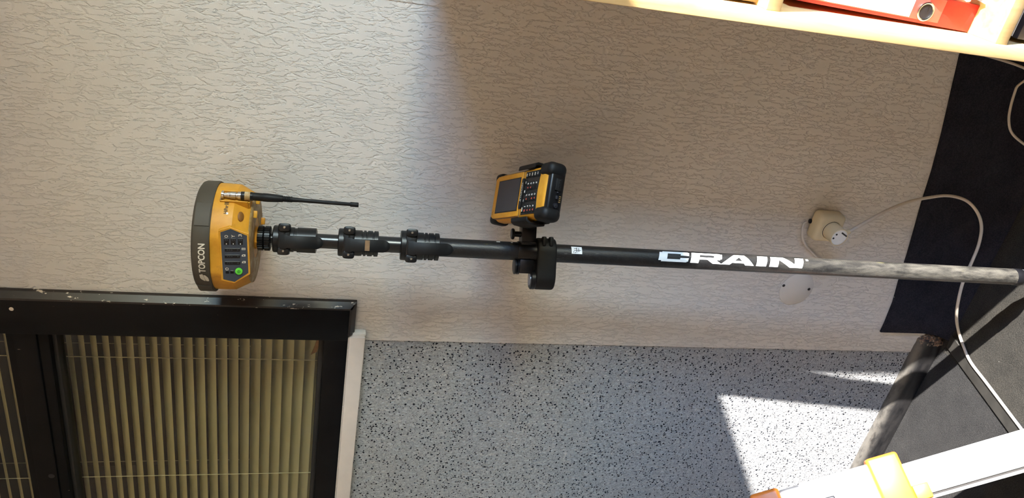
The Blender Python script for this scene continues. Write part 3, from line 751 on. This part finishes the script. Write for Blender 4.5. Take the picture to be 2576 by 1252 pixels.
# control panel: hexagonal plate in a yellow bezel
FMx = Matrix(((fu.x, fv.x, nf.x, FC.x), (fu.y, fv.y, nf.y, FC.y), (fu.z, fv.z, nf.z, FC.z), (0, 0, 0, 1)))
if FMx.to_3x3().determinant() < 0: FMx = Matrix(((fu.x, fv.x, -nf.x, FC.x), (fu.y, fv.y, -nf.y, FC.y), (fu.z, fv.z, -nf.z, FC.z), (0, 0, 0, 1))); sgn = -1
else: sgn = 1
def pxy(x, y): return ((855-y)*0.000162, (458-x)*0.000165)
hexa = [pxy(*p) for p in ((332, 606), (425, 570), (572, 640), (583, 1040), (455, 1138), (350, 1108))]
def grow(pts, k): 
    cx_, cy_ = sum(p[0] for p in pts)/len(pts), sum(p[1] for p in pts)/len(pts)
    return [(p[0]+(k if p[0] > cx_ else -k)*min(1, abs(p[0]-cx_)/.02), p[1]+(k if p[1] > cy_ else -k)*min(1, abs(p[1]-cy_)/.01)) for p in pts]
def fprism(pts, z0, z1, mat, name, parent=rec, bev=0.0):
    bm = bmesh.new(); a, b = sorted((z0*sgn, z1*sgn)); prism(bm, pts, a, b, FMx, bev=bev, seg=1); return obj(name, bm, mat, parent, smooth=20)
fprism(grow(hexa, 0.0030), -0.010, 0.0012, 'yellow', 'panel_bezel', bev=0.0008)
pan = fprism(hexa, -0.002, 0.0018, 'panel', 'control_panel')
def prect(x0, x1, y0, y1, mat, name, z=0.0026, parent=pan, bev=0.0):
    (a, b), (c, d) = pxy(x0, y0), pxy(x1, y1); return fprism([(min(a, c), min(b, d)), (max(a, c), min(b, d)), (max(a, c), max(b, d)), (min(a, c), max(b, d))], 0.0015, z, mat, name, parent, bev)
for x in (385, 447, 512):
    prect(x-22, x+22, 668, 735, 'black', 'indicator', bev=0.0004)
    prect(x-14, x-4, 678, 692, 'panel', 'indicator_print', 0.0029); prect(x+4, x+13, 678, 692, 'panel', 'indicator_print', 0.0029); prect(x-4, x+4, 720, 730, 'white_ink', 'indicator_print', 0.0028)
for y in (790, 860, 930):
    prect(368, 508, y-17, y+17, 'black', 'indicator_bar', bev=0.0004)
    for x in (392, 412, 432, 488): prect(x-5, x+5, y-4, y+4, 'panel', 'indicator_print', 0.0029)
for x in (388, 432): prect(x-16, x+16, 1012, 1045, 'black', 'indicator', bev=0.0004)
for x, y, s_ in ((384, 648, 'O'), (446, 645, 'Y'), (510, 636, '3'), (386, 995, 'O')):
    a, b = pxy(x, y); bm = text_bm(s_, 0.01); warp(bm, lambda X, Y, Z: FMx @ Vector((a-0.0022+X*0.0044, b-0.0026+Y*0.0052, sgn*0.0021))); obj('panel_icon', bm, 'pale_ink', pan, smooth=0)
for x, y, k_ in ((540, 780, 0), (540, 850, 1), (542, 922, 2)):
    prect(x-17, x+17, y-11, y+11, 'pale_ink', 'panel_icon', 0.0020)
    if k_ == 0: prect(x-10, x-3, y-6, y+6, 'panel', 'panel_icon', 0.0023); prect(x+3, x+10, y-6, y+6, 'panel', 'panel_icon', 0.0023)
    else: prect(x-6, x+6, y-5, y+5, 'panel', 'panel_icon', 0.0023); prect(x-18, x-10, y-12, y-6, 'panel', 'panel_icon', 0.0023)
a, b = pxy(495, 1020); bm = bmesh.new(); prism(bm, [(a+0.0060*math.cos(2*math.pi*i/28), b+0.0058*math.sin(2*math.pi*i/28)) for i in range(28)], *sorted((0.0015*sgn, 0.0038*sgn)), FMx, bev=0.0008); btn = obj('power_button', bm, 'green', pan)
bm = bmesh.new(); prism(bm, [(a+0.0024*math.cos(2*math.pi*i/20), b+0.0024*math.sin(2*math.pi*i/20)) for i in range(20)], *sorted((0.0030*sgn, 0.00395*sgn)), FMx); obj('power_ring', bm, 'dkgreen', pan)
bm = bmesh.new(); prism(bm, [(a+0.0016*math.cos(2*math.pi*i/20), b+0.0016*math.sin(2*math.pi*i/20)) for i in range(20)], *sorted((0.0030*sgn, 0.00405*sgn)), FMx); obj('power_ring', bm, 'green', pan)
bm = bmesh.new(); prism(bm, [(a-0.0016, b-0.0003), (a+0.0016, b-0.0003), (a+0.0016, b+0.0003), (a-0.0016, b+0.0003)], *sorted((0.0030*sgn, 0.0042*sgn)), FMx); obj('power_bar', bm, 'dkgreen', pan)
# thumb scoop on the side facet
bm = bmesh.new(); c = pol(0.0838, 23, 0.0215); nn = planes[1][1]
M = Matrix.Translation(c) @ nn.to_track_quat('Z', 'Y').to_matrix().to_4x4(); t = bmesh.new(); bmesh.ops.create_uvsphere(t, u_segments=20, v_segments=10, radius=1)
for v in t.verts: v.co = Vector((v.co.x*0.0085, v.co.y*0.0055, v.co.z*0.0018))
join(bm, t, M); obj('thumb_scoop', bm, 'scoop', rec)
# antenna: connector in its niche, ferrule, whip hanging down along the pole
AX = 43.0
niche = pol(0.0805, AX, 0.0)
fr = pol(1, AX, 0); tg = Vector((math.cos(math.radians(AX)), math.sin(math.radians(AX)), 0))
def nbox(a0, a1, b0, b1, z0, z1, bev=0.0):
    t = bmesh.new(); box(t, a0, a1, b0, b1, z0, z1, bev=bev)
    for v in t.verts: v.co = tg*v.co.x+fr*v.co.y+Vector((0, 0, v.co.z))
    return t
obj('niche_floor', nbox(-0.0075, 0.016, 0.074, 0.0892, 0.010, 0.0535), 'yellow', rec, smooth=0)
obj('niche_wall', nbox(-0.0075, 0.016, 0.074, 0.0915, 0.0535, 0.0560, 0.0008), 'tape', rec, smooth=0)
obj('niche_wall', nbox(0.014, 0.0165, 0.074, 0.0925, 0.012, 0.0555, 0.0008), 'yellow', rec, smooth=0)
obj('niche_wall', nbox(-0.0090, -0.0070, 0.074, 0.0925, 0.012, 0.0555, 0.0008), 'yellow', rec, smooth=0)
ca = pol(0.0955, AX+1, 0)
ant = []
bm = bmesh.new(); M = Matrix.Translation((ca.x, ca.y, 0))
lathe(bm, [(0.0065, 0.0535), (0.0065, 0.0500), (0.0038, 0.0495), (0.0038, 0.0455), (0.0048, 0.045), (0.0048, 0.041), (0.0056, 0.040), (0.0056, 0.032), (0.0046, 0.0315), (0.0046, 0.029), (0.0062, 0.0285), (0.0062, 0.0235)], 28, M); obj('connector', bm, 'steel', rec, smooth=30)
bm = bmesh.new(); lathe(bm, [(0.0070, 0.0238), (0.0072, 0.0225), (0.0072, 0.0060), (0.0068, 0.0052)], 28, M); fer = obj('antenna_ferrule', bm, 'black', rec, smooth=30)
bm = bmesh.new(); lathe(bm, [(0.00735, 0.0180), (0.00735, 0.0095)], 28, M); obj('ferrule_band', bm, 'worn', rec, smooth=30)
def az(u): return pz(u+6)-Z0
prof = [(0.0066, 0.006), (0.0066, az(663)), (0.0069, az(664)), (0.0070, az(675)), (0.0056, az(710))]
zr0, zr1 = az(711), az(730)
for i in range(5):
    z = zr0+(zr1-zr0)*i/5; prof += [(0.0052, z), (0.0044, z-0.001), (0.0044, z-0.0018), (0.0050, z-0.0022)]
prof += [(0.0040, az(735)), (0.0033, az(760)), (0.0030, az(871)), (0.0040, az(873)), (0.0040, az(890)), (0.0034, az(892))]
bm = bmesh.new(); lathe(bm, prof, 24, Matrix.Translation((ca.x, ca.y, 0)) @ Matrix.Shear('XY', 4, (0.02, 0.0))); obj('antenna_whip', bm, 'rubber', rec, smooth=40)

# ------------------------------------------------------------------ field controller
ra = Vector((0.8191, 0.559, -0.1286)); ua = Vector((-0.5146, 0.8152, 0.266)); na = Vector((0.2536, -0.1517, 0.9554))
r0 = ray(1321, 494); CP = r0*(1.325/1935.0); CP.z += EYE
CM = Matrix(((ra.x, ua.x, na.x, CP.x), (ra.y, ua.y, na.y, CP.y), (ra.z, ua.z, na.z, CP.z), (0, 0, 0, 1)))
ctl = empty('field_controller', mat=CM); tag(ctl, 'yellow rugged handheld field controller with dark screen and keypad clipped beside the pole', 'controller')
HW, HL, HT = 0.0435, 0.088, 0.0145
obj('body', B(-HW, HW, -HL, HL, -HT, HT, bev=0.009, seg=4), 'yellow2', ctl, smooth=40)
# black end caps with bulging corners
bm = bmesh.new(); box(bm, -HW-0.002, HW+0.002, HL-0.010, HL+0.006, -HT-0.002, HT-0.001, bev=0.008, seg=4)
for sx in (-1, 1): box(bm, *sorted((sx*(HW-0.016), sx*(HW+0.003))), HL-0.022, HL+0.004, -HT-0.002, HT+0.001, bev=0.008, seg=4)
topc = obj('top_cap', bm, 'rubber', ctl, smooth=40)
bm = bmesh.new(); box(bm, -HW-0.001, HW+0.001, -HL-0.006, -HL+0.008, -HT-0.003, HT-0.003, bev=0.005, seg=3); botc = obj('bottom_cap', bm, 'black', ctl, smooth=40)
for sx in (-1, 1): obj('corner_bumper', B(*sorted((sx*(HW-0.0185), sx*(HW+0.0055))), -HL-0.009, -HL+0.027, -HT-0.004, HT+0.0035, bev=0.0105, seg=5), 'rubber', ctl, smooth=50)
# screen bezel with chamfered top corners
SYc = 0.031
bz = [(-0.0385, SYc-0.042), (0.0385, SYc-0.042), (0.0385, SYc+0.044), (0.0345, SYc+0.0515), (-0.0345, SYc+0.0515), (-0.0385, SYc+0.044)]
bm = bmesh.new(); prism(bm, bz, HT-0.004, HT+0.0022, bev=0.0012); bez = obj('screen_bezel', bm, 'yellow2', ctl, smooth=30)
obj('bezel_groove', B(-0.0398, 0.0398, SYc-0.0435, SYc+0.0525, HT-0.004, HT+0.0002), 'tape', bez, smooth=0)
obj('screen_recess', B(-0.0295, 0.0295, SYc-0.0385, SYc+0.0385, HT+0.0018, HT+0.0026), 'black', bez, smooth=0)
obj('screen', B(-0.0280, 0.0280, SYc-0.0370, SYc+0.0370, HT+0.0020, HT+0.0030), 'screen', bez, smooth=0)
for i in range(3):
    bm = bmesh.new(); cyl(bm, (-0.031+0.0032*i, SYc+0.0455, HT+0.0018), (-0.031+0.0032*i, SYc+0.0455, HT+0.0026), 0.0007, n=8); obj('status_light', bm, 'ink', bez)
# maker's badge
bm = bmesh.new(); a = 0.0265; bpts = [(-a, -0.0042), (-a+0.003, -0.0052), (a-0.003, -0.0052), (a, -0.0042), (a, 0.0012), (a-0.003, 0.0026), (-a+0.003, 0.0026), (-a, 0.0012)]
prism(bm, [(x, y+SYc-0.0445) for x, y in bpts], HT-0.001, HT+0.0026, bev=0.0005); bad = obj('badge', bm, 'black', ctl)
bm = text_bm('TOPCON', 0.02); warp(bm, lambda x, y, z: (-0.0085+x*0.027, SYc-0.0479+y*0.0044, HT+0.0028)); obj('badge_lettering', bm, 'pale_ink', bad, smooth=0)
for i in range(2):
    bm = bmesh.new(); prism(bm, [(-0.0145+0.0022*i, SYc-0.0484), (-0.0135+0.0022*i, SYc-0.0480), (-0.0108+0.0022*i, SYc-0.0434), (-0.0124+0.0022*i, SYc-0.0440)], HT+0.0024, HT+0.0028); obj('badge_logo', bm, 'pale_ink', bad, smooth=0)
# keypad
KT, KB = SYc-0.0505, SYc-0.0985
kp = []
for i in range(13): s = i/12; kp.append((-0.037+0.074*s, KB-0.004*math.cos(math.pi*(s-.5))*0+0.0045*math.sin(math.pi*s)))
kp = [(-0.037, KT)] + kp + [(0.037, KT)]
bm = bmesh.new(); prism(bm, kp, HT-0.002, HT+0.0008, bev=0.0004, seg=1); kpad = obj('keypad', bm, 'black', ctl, smooth=20)
keys = [['1', '4', '7', '*'], ['2', '5', '8', '0'], ['3', '6', '9', '#']]
def key(x, y, w_, h_, mat='rubber'): return obj('key', B(x-w_/2, x+w_/2, y-h_/2, y+h_/2, HT, HT+0.0022, bev=0.0009), mat, kpad, smooth=40)
def print_on(s, x, y, w_, h_, mat='white_ink', bold=0.02):
    bm = text_bm(s, bold); warp(bm, lambda X, Y, Z: (x-w_/2+X*w_, y-h_/2+Y*h_, HT+0.0024)); return obj('key_print', bm, mat, kpad, smooth=0)
for ci, colk in enumerate(keys):
    for ri, s_ in enumerate(colk):
        x = -0.0285+ci*0.0195; y = KT-0.0140-ri*0.0086
        key(x+0.001, y, 0.0145, 0.0064); print_on(s_, x+0.0045, y, 0.0013 if s_ == '1' else 0.0032, 0.0042)
        if s_ == '1': obj('key_print', B(x-0.0042, x-0.0006, y-0.0016, y+0.0018, HT+0.0020, HT+0.0025), 'red_ink', kpad, smooth=0)
        elif s_ not in '59#':
            bm = bmesh.new(); prism(bm, [(x-0.0038, y-0.0016), (x-0.0006, y-0.0016), (x-0.0022, y+0.0018)], HT+0.0022, HT+0.0025); obj('key_print', bm, 'red_ink', kpad, smooth=0)
for ri in range(5):
    y = KT-0.0055-ri*0.0086; key(0.0305, y, 0.0090, 0.0064)
    if ri in (1, 4): print_on('O', 0.0312, y, 0.0042, 0.0038)
    else: obj('key_print', B(0.0285, 0.0335, y-0.0011, y+0.0011, HT+0.0020, HT+0.0024), 'pale_ink', kpad, smooth=0)
for ci in range(4):
    x = -0.0285+ci*0.0155; y = KT-0.0055; w_, h_ = ((0.0070, 0.0026), (0.0040, 0.0011), (0.0040, 0.0026), (0.0040, 0.0011))[ci]
    key(x, y, 0.0115, 0.0056); obj('key_print', B(x-w_/2, x+w_/2, y-h_/2, y+h_/2, HT+0.0020, HT+0.0024), 'white_ink' if ci else 'pale_ink', kpad, smooth=0)
# ports on the bottom end
def port(x0, x1, z0, z1, mat='rubber', name='port'): return obj(name, B(x0, x1, -HL-0.0085, -HL-0.0045, z0, z1, bev=0.0008), mat, botc)
port(0.002, 0.022, -0.010, 0.002); port(-0.012, -0.006, -0.006, -0.002, 'hole'); port(-0.002, 0.001, -0.006, -0.003, 'hole')
for i in range(8): obj('port_pin', B(0.004+i*0.0021, 0.005+i*0.0021, -HL-0.0092, -HL-0.008, -0.0055, -0.0040), 'steel', botc, smooth=0)
for i in range(4): obj('contact', B(-0.016+i*0.003, -0.0145+i*0.003, -HL-0.0068, -HL-0.0055, -0.012, -0.009), 'brown_box', botc, smooth=0)
bm = bmesh.new(); cyl(bm, (-0.0225, -HL-0.0055, -0.0035), (-0.0225, -HL-0.0085, -0.0035), 0.0040, n=20); jk = obj('power_jack', bm, 'hole', botc)
bm = bmesh.new(); cyl(bm, (-0.0225, -HL-0.0055, -0.0035), (-0.0225, -HL-0.0095, -0.0035), 0.0012, n=10); obj('jack_pin', bm, 'steel', botc)

# ------------------------------------------------------------------ bracket holding the controller on the pole
ZB0 = pz(1369)
BM_ = PM @ Matrix.Translation((0, 0, ZB0)); BI = BM_.inverted()
brk = empty('pole_bracket', mat=BM_); tag(brk, 'black clamp bracket with cradle arms fixed round the middle of the survey pole', 'bracket')
z0, z1 = pz(1394)-ZB0, pz(1346)-ZB0
def stadium(xa, xb, r, n=14, yc=0.0):
    return [(xb-r+r*math.sin(math.pi*i/n), yc-r*math.cos(math.pi*i/n)) for i in range(n+1)]+[(xa+r-r*math.sin(math.pi*i/n), yc+r*math.cos(math.pi*i/n)) for i in range(n+1)]
bm = bmesh.new(); prism(bm, stadium(-0.068, 0.0265, 0.0245), z0, z1, bev=0.004, seg=3); cb = obj('clamp_body', bm, 'rubber', brk, smooth=40)
for zz in ((z0+z1)/2-0.0065, (z0+z1)/2+0.0065): obj('clamp_rib', B(0.012, 0.0290, -0.0255, -0.010, zz-0.0035, zz+0.0035, bev=0.0025), 'rubber', cb, smooth=40)
bm = bmesh.new(); M = Matrix.Translation((-0.050, -0.004, z1)); lathe(bm, [(0.0165, -0.001), (0.0180, 0.0008), (0.0180, 0.0072), (0.0160, 0.0085)], 36, M); obj('locking_disc', bm, 'black', cb)
bm = bmesh.new(); lathe(bm, [(0.0110, 0.0080), (0.0110, 0.0095), (0.009, 0.0098)], 28, M); obj('disc_hub', bm, 'alu', cb)
za, zc2 = pz(1341)-ZB0, pz(1306)-ZB0
obj('lower_block', B(-0.0395, -0.0140, -0.014, 0.014, za, zc2, bev=0.002), 'black', brk)
bm = bmesh.new(); M = Matrix.Translation((-0.0270, 0, zc2)); lathe(bm, [(0.0150, -0.0005), (0.0150, 0.0035), (0.0105, 0.004), (0.0105, 0.0052), (0.0150, 0.0056), (0.0150, 0.0082), (0.013, 0.009)], 32, M); obj('end_knob', bm, 'black', brk)
zd, ze_ = pz(1343)-ZB0, pz(1307)-ZB0
obj('upper_block', B(0.0145, 0.0500, -0.016, 0.014, zd, ze_, bev=0.002), 'black', brk)
obj('block_foot', B(0.0120, 0.0180, -0.019, 0.016, zd-0.001, ze_+0.001, bev=0.002), 'black', brk)
bm = bmesh.new(); lathe(bm, [(0.0185, z1-0.002), (0.0185, ze_+0.004), (0.0180, ze_+0.005)], 40); obj('pole_sleeve', bm, 'black', brk)
bm = bmesh.new(); zk = (zd+ze_)/2; cyl(bm, (0.031, -0.004, ze_), (0.031, -0.004, pz(1289)-ZB0), 0.0050, n=20); kn = obj('screw_stem', bm, 'black', brk)
bm = bmesh.new(); cyl(bm, (0.031, -0.004, pz(1290)-ZB0), (0.031, -0.004, pz(1283)-ZB0), 0.0100, n=28, bev=0.0012); obj('thumb_knob', bm, 'black', brk)
obj('steel_plate', B(0.0495, 0.0515, -0.014, 0.012, zd+0.006, ze_+0.005), 'steel', brk, smooth=0)
# cradle: plate under the controller with two curled arms (built in controller axes)
X = BI @ CM
def cbox(name, *a, bev=0.003, seg=3, par=brk):
    t = B(*a, bev=bev, seg=seg)
    for v in t.verts: v.co = X @ v.co
    return obj(name, t, 'rubber', par, smooth=40)
cbox('cradle_plate', -HW-0.004, HW+0.004, -0.060, 0.012, -HT-0.0075, -HT-0.0015)
for sx in (-1, 1):
    t = bmesh.new()
    arc = [(HW+0.0015, -HT-0.006), (HW+0.0075, -HT-0.005), (HW+0.0095, -HT+0.004), (HW+0.0092, HT-0.004), (HW+0.0055, HT+0.0025), (HW-0.0015, HT+0.0035),
           (HW-0.0020, HT+0.0010), (HW+0.0025, HT-0.0010), (HW+0.0050, HT-0.006), (HW+0.0052, -HT+0.004), (HW+0.0030, -HT-0.001), (HW+0.0010, -HT-0.002)]
    pts = [(sx*x, z) for x, z in arc]
    prism(t, pts, -0.046, 0.006, Matrix(((1, 0, 0, 0), (0, 0, 1, 0), (0, 1, 0, 0), (0, 0, 0, 1))), bev=0.0012, seg=2)
    for v in t.verts: v.co = X @ v.co
    obj('cradle_arm', t, 'rubber', brk, smooth=35)
# neck from upper block to cradle plate
pa = Vector((0.046, 0.0, (zd+ze_)/2)); pb = X @ Vector((-HW+0.012, -0.026, -HT-0.006))
bm = bmesh.new(); tube(bm, [pa, (pa+pb)/2+Vector((0.002, 0.0, -0.002)), pb], 0.010, 16); obj('cradle_neck', bm, 'black', brk)

# ------------------------------------------------------------------ wall socket, plug, cover plate, cables
sc = at_y(2067, 558, YW); 
so_ = empty('wall_socket', (sc.x, YW, sc.z)); tag(so_, 'cream surface mounted wall socket on the wallpaper near the dark carpet edge', 'socket')
bm = bmesh.new()
t = bmesh.new(); box(t, -0.033, 0.033, -0.036, -0.001, -0.033, 0.033, bev=0.011, seg=5)
for v in t.verts:
    k_ = (-v.co.y)/0.036; v.co.x *= 1-0.06*k_; v.co.z *= 1-0.06*k_
join(bm, t); sb = obj('socket_box', bm, 'cream', so_, smooth=40)
bm = bmesh.new(); lathe(bm, [(0.0195, 0.0355), (0.0215, 0.0355), (0.0225, 0.0375), (0.0210, 0.0385), (0.0195, 0.037)], 40, Matrix.Rotation(math.radians(90), 4, 'X'), caps=False); obj('socket_rim', bm, 'cream', so_)
bm = bmesh.new(); cyl(bm, (0, -0.0355, 0), (0, -0.0372, 0), 0.0203, n=36); obj('socket_gap', bm, 'hole', so_)
bm = bmesh.new(); cyl(bm, (0.003, -0.006, 0.020), (0.003, -0.006, 0.0345), 0.0050, n=14); obj('cable_entry', bm, 'hole', so_)
plug = empty('power_plug', (sc.x, YW-0.0375, sc.z)); tag(plug, 'round cream power plug pushed into the wall socket', 'plug')
RX = Matrix.Rotation(math.radians(90), 4, 'X')
bm = bmesh.new(); lathe(bm, [(0.0170, 0.0), (0.0192, 0.0006), (0.0192, 0.026), (0.0188, 0.030)], 40, RX); pb_ = obj('plug_body', bm, 'cream', plug, smooth=30)
bm = bmesh.new(); lathe(bm, [(0.0172, 0.0292), (0.0190, 0.0300), (0.0196, 0.0312), (0.0190, 0.0322), (0.0176, 0.0318)], 40, RX, caps=False); obj('plug_lip', bm, 'cream', plug)
bm = bmesh.new(); lathe(bm, [(0.0182, 0.0295), (0.0182, 0.0306)], 36, RX); pf = obj('plug_face', bm, 'white_plug', plug)
for x, z in ((0.006, 0.0085), (-0.003, 0.0125)):
    bm = bmesh.new(); cyl(bm, (x, -0.0300, z), (x, -0.0312, z), 0.0021, n=14); obj('plug_screw', bm, 'bead', pf)
t = bmesh.new(); box(t, -0.0085, 0.0085, -0.0313, -0.0300, -0.0016, 0.0016, bev=0.0005)
rot = Matrix.Translation((0.007, 0, -0.0095)) @ Matrix.Rotation(math.radians(118), 4, 'Y'); bm = bmesh.new(); join(bm, t, rot); obj('plug_slot', bm, 'bead', pf)
bm = bmesh.new(); cyl(bm, (0.005, -0.020, -0.016), (0.010, -0.020, -0.028), 0.0062, 0.0046, n=18); obj('strain_relief', bm, 'cream', plug)

pc = at_y(2003, 726, YW)
cp = empty('cover_plate', (pc.x, YW, pc.z)); tag(cp, 'round painted cover plate with two dark screws on the wallpaper beside the pole', 'plate')
bm = bmesh.new(); lathe(bm, [(0.0415, 0.0005), (0.0415, 0.0012), (0.0405, 0.0019), (0.001, 0.0024)], 56, RX); obj('disc', bm, 'plate', cp, smooth=40)
for u, v in ((1972.5, 719), (2036, 728)):
    p = at_y(u, v, YW-0.004); bm = bmesh.new(); cyl(bm, (p.x-pc.x, -0.0015, p.z-pc.z), (p.x-pc.x, -0.0034, p.z-pc.z), 0.0034, n=14, bev=0.0006); obj('screw', bm, 'bead', cp)

R_C = 0.0034
st = Vector((sc.x+0.010, YW-0.0575, sc.z-0.028))
path = [st, at_y(2172, 562, YW-0.050), at_y(2230, 530, YW-0.035), at_y(2285, 508, YW-0.024), at_y(2335, 497, YW-0.02), at_y(2385, 492, YW-0.022), at_y(2430, 504, YW-0.03),
        at_y(2458, 533, YW-0.04), at_y(2469, 570, YW-0.05), at_y(2462, 615, YW-0.06), at_y(2444, 660, YW-0.07), at_y(2424, 705, YW-0.08), at_y(2412, 750, YW-0.085), at_y(2406, 795, YW-0.085), at_z(2411, 832, 0.012), at_z(2422, 866, 0.0055)]
ca_, cb_ = at_z(2441, 909, R_C+0.001), at_z(2568, 1077, R_C+0.001); cd_ = (cb_-ca_)/(ca_.y-cb_.y)
path += [ca_+cd_*k_ for k_ in (0.0, 0.06, 0.14, 0.3, 0.7, 1.4)]
bm = bmesh.new(); tube(bm, spline(path, 8), R_C, 12); tag(obj('power_cable', bm, 'cable', smooth=60), 'grey white cable looping from the plug across the carpet to the sunlit floor', 'cable')
path = [at_y(2030, 557, YW-0.006), at_y(2022, 563, YW-0.0065), at_y(2018, 585, YW-0.012), at_y(2021, 606, YW-0.006), at_y(2033, 624, YW-0.004), at_y(2052, 643, YW-0.0035), at_y(2062, 655, YW-0.0035), at_y(2070, 668, YW-0.001)]
bm = bmesh.new(); tube(bm, spline(path, 6), 0.0024, 10); tag(obj('socket_wire', bm, 'plate', smooth=60), 'thin painted wire curving from the wall socket towards the cover plate', 'wire')
path = [Vector((-0.205, 1.286, EYE-0.92)), Vector((-0.212, 1.284, EYE-1.05)), at_y(2574, 170, 1.275), at_y(2556, 222, 1.268), at_y(2542, 270, 1.262), at_y(2538, 305, 1.258), at_y(2546, 335, 1.254), at_y(2577, 363, 1.252), at_y(2615, 385, 1.25)]
e1 = path[-1]; path += [Vector((e1.x+0.03, 1.24, max(0.03, e1.z-0.06))), Vector((e1.x+0.10, 1.23, 0.0065)), Vector((e1.x+0.22, 1.24, 0.0065))]
bm = bmesh.new(); tube(bm, spline(path, 8), 0.0026, 10); tag(obj('hanging_cable', bm, 'cable', smooth=60), 'thin grey cable hanging in a loop from behind the shelf', 'cable')

# ------------------------------------------------------------------ white telescopic staff leaning at the lower corner
A_, B_ = at_y(1900, 1327, 0.975), at_y(2576, 1133, 0.905)
d = (B_-A_).normalized(); foot = B_+d*((0.0-B_.z)/d.z)
up = -d
toc = (Vector((0, 0, EYE))-(A_+B_)/2).normalized(); out = (toc-up*toc.dot(up)).normalized(); sx_ = up.cross(out)*-1   # local x across the face
sx_ = out.cross(up)
if sx_.x < 0: sx_ = -sx_
yy_ = up.cross(sx_)
SM = Matrix(((sx_.x, yy_.x, up.x, foot.x), (sx_.y, yy_.y, up.y, foot.y), (sx_.z, yy_.z, up.z, foot.z), (0, 0, 0, 1)))
stf = empty('telescopic_staff', mat=SM); tag(stf, 'white telescopic staff with orange clamp and orange end cap leaning in the bottom corner', 'staff')
SI = SM.inverted()
def loc_of(u, v, depth_y=0.94):
    """where photo point (u,v) meets the staff's face plane"""
    o_ = Vector((0, 0, EYE)); dr = ray(u, v); nrm = yy_; t_ = (foot-o_).dot(nrm)/dr.dot(nrm); return SI @ (o_+dr*t_)
fs = -1 if yy_.dot(toc) > 0 else 1         # back side of the face
def sbox(name, x0, x1, z0, z1, y0, y1, mat, bev=0.002, par=None): return obj(name, B(x0, x1, *sorted((y0*fs, y1*fs)), z0, z1, bev=bev, seg=3), mat, par or stf)
o1 = loc_of(2420, 1123); o2 = loc_of(2420, 1217); o3 = loc_of(2420, 1224); o4 = loc_of(2420, 1231)
i1 = loc_of(2100, 1190); zcl0 = loc_of(2275, 1180).z; zcl1 = loc_of(2185, 1180).z; zcap = loc_of(1962, 1240).z; ztop = loc_of(1885, 1250).z; zmet = loc_of(2010, 1225).z
sbox('outer_profile', o2.x, o1.x, 0.0, zcl0+0.004, 0, 0.028, 'gloss_white')
sbox('slot', o3.x-0.001, o2.x+0.001, 0.004, zcl0-0.012, 0.006, 0.024, 'slot', 0.0)
sbox('side_rail', o4.x-0.001, o3.x, 0.0, zcl0-0.010, 0, 0.028, 'gloss_white')
sbox('foot_cap', o4.x-0.003, o1.x+0.002, -0.001, 0.02, -0.002, 0.030, 'orange')
xw = i1.x
sbox('inner_profile', xw-0.085, xw, zcl1-0.004, zmet, 0.004, 0.026, 'gloss_white', 0.005)
sbox('metal_tube', xw-0.080, xw-0.001, zmet-0.01, zcap+0.005, 0.005, 0.025, 'alu', 0.008)
bm = bmesh.new()
cpx = sbox('end_cap', xw-0.090, xw+0.006, zcap, ztop, -0.002, 0.032, 'orange', 0.008)
sbox('cap_screw', xw-0.012, xw-0.006, ztop-0.012, ztop-0.006, -0.0035, 0.0, 'hole', 0.0, cpx)
sbox('clamp_band', o4.x-0.006, xw+0.009, zcl0, zcl1, -0.005, 0.034, 'orange', 0.007)
sbox('clamp_tab', o1.x-0.075, o1.x-0.045, zcl0-0.030, zcl0+0.002, -0.006, 0.004, 'orange', 0.002)
sbox('lock_button', xw-0.070, xw-0.040, zcl1+0.085, zcl1+0.115, -0.004, 0.006, 'hole', 0.003)
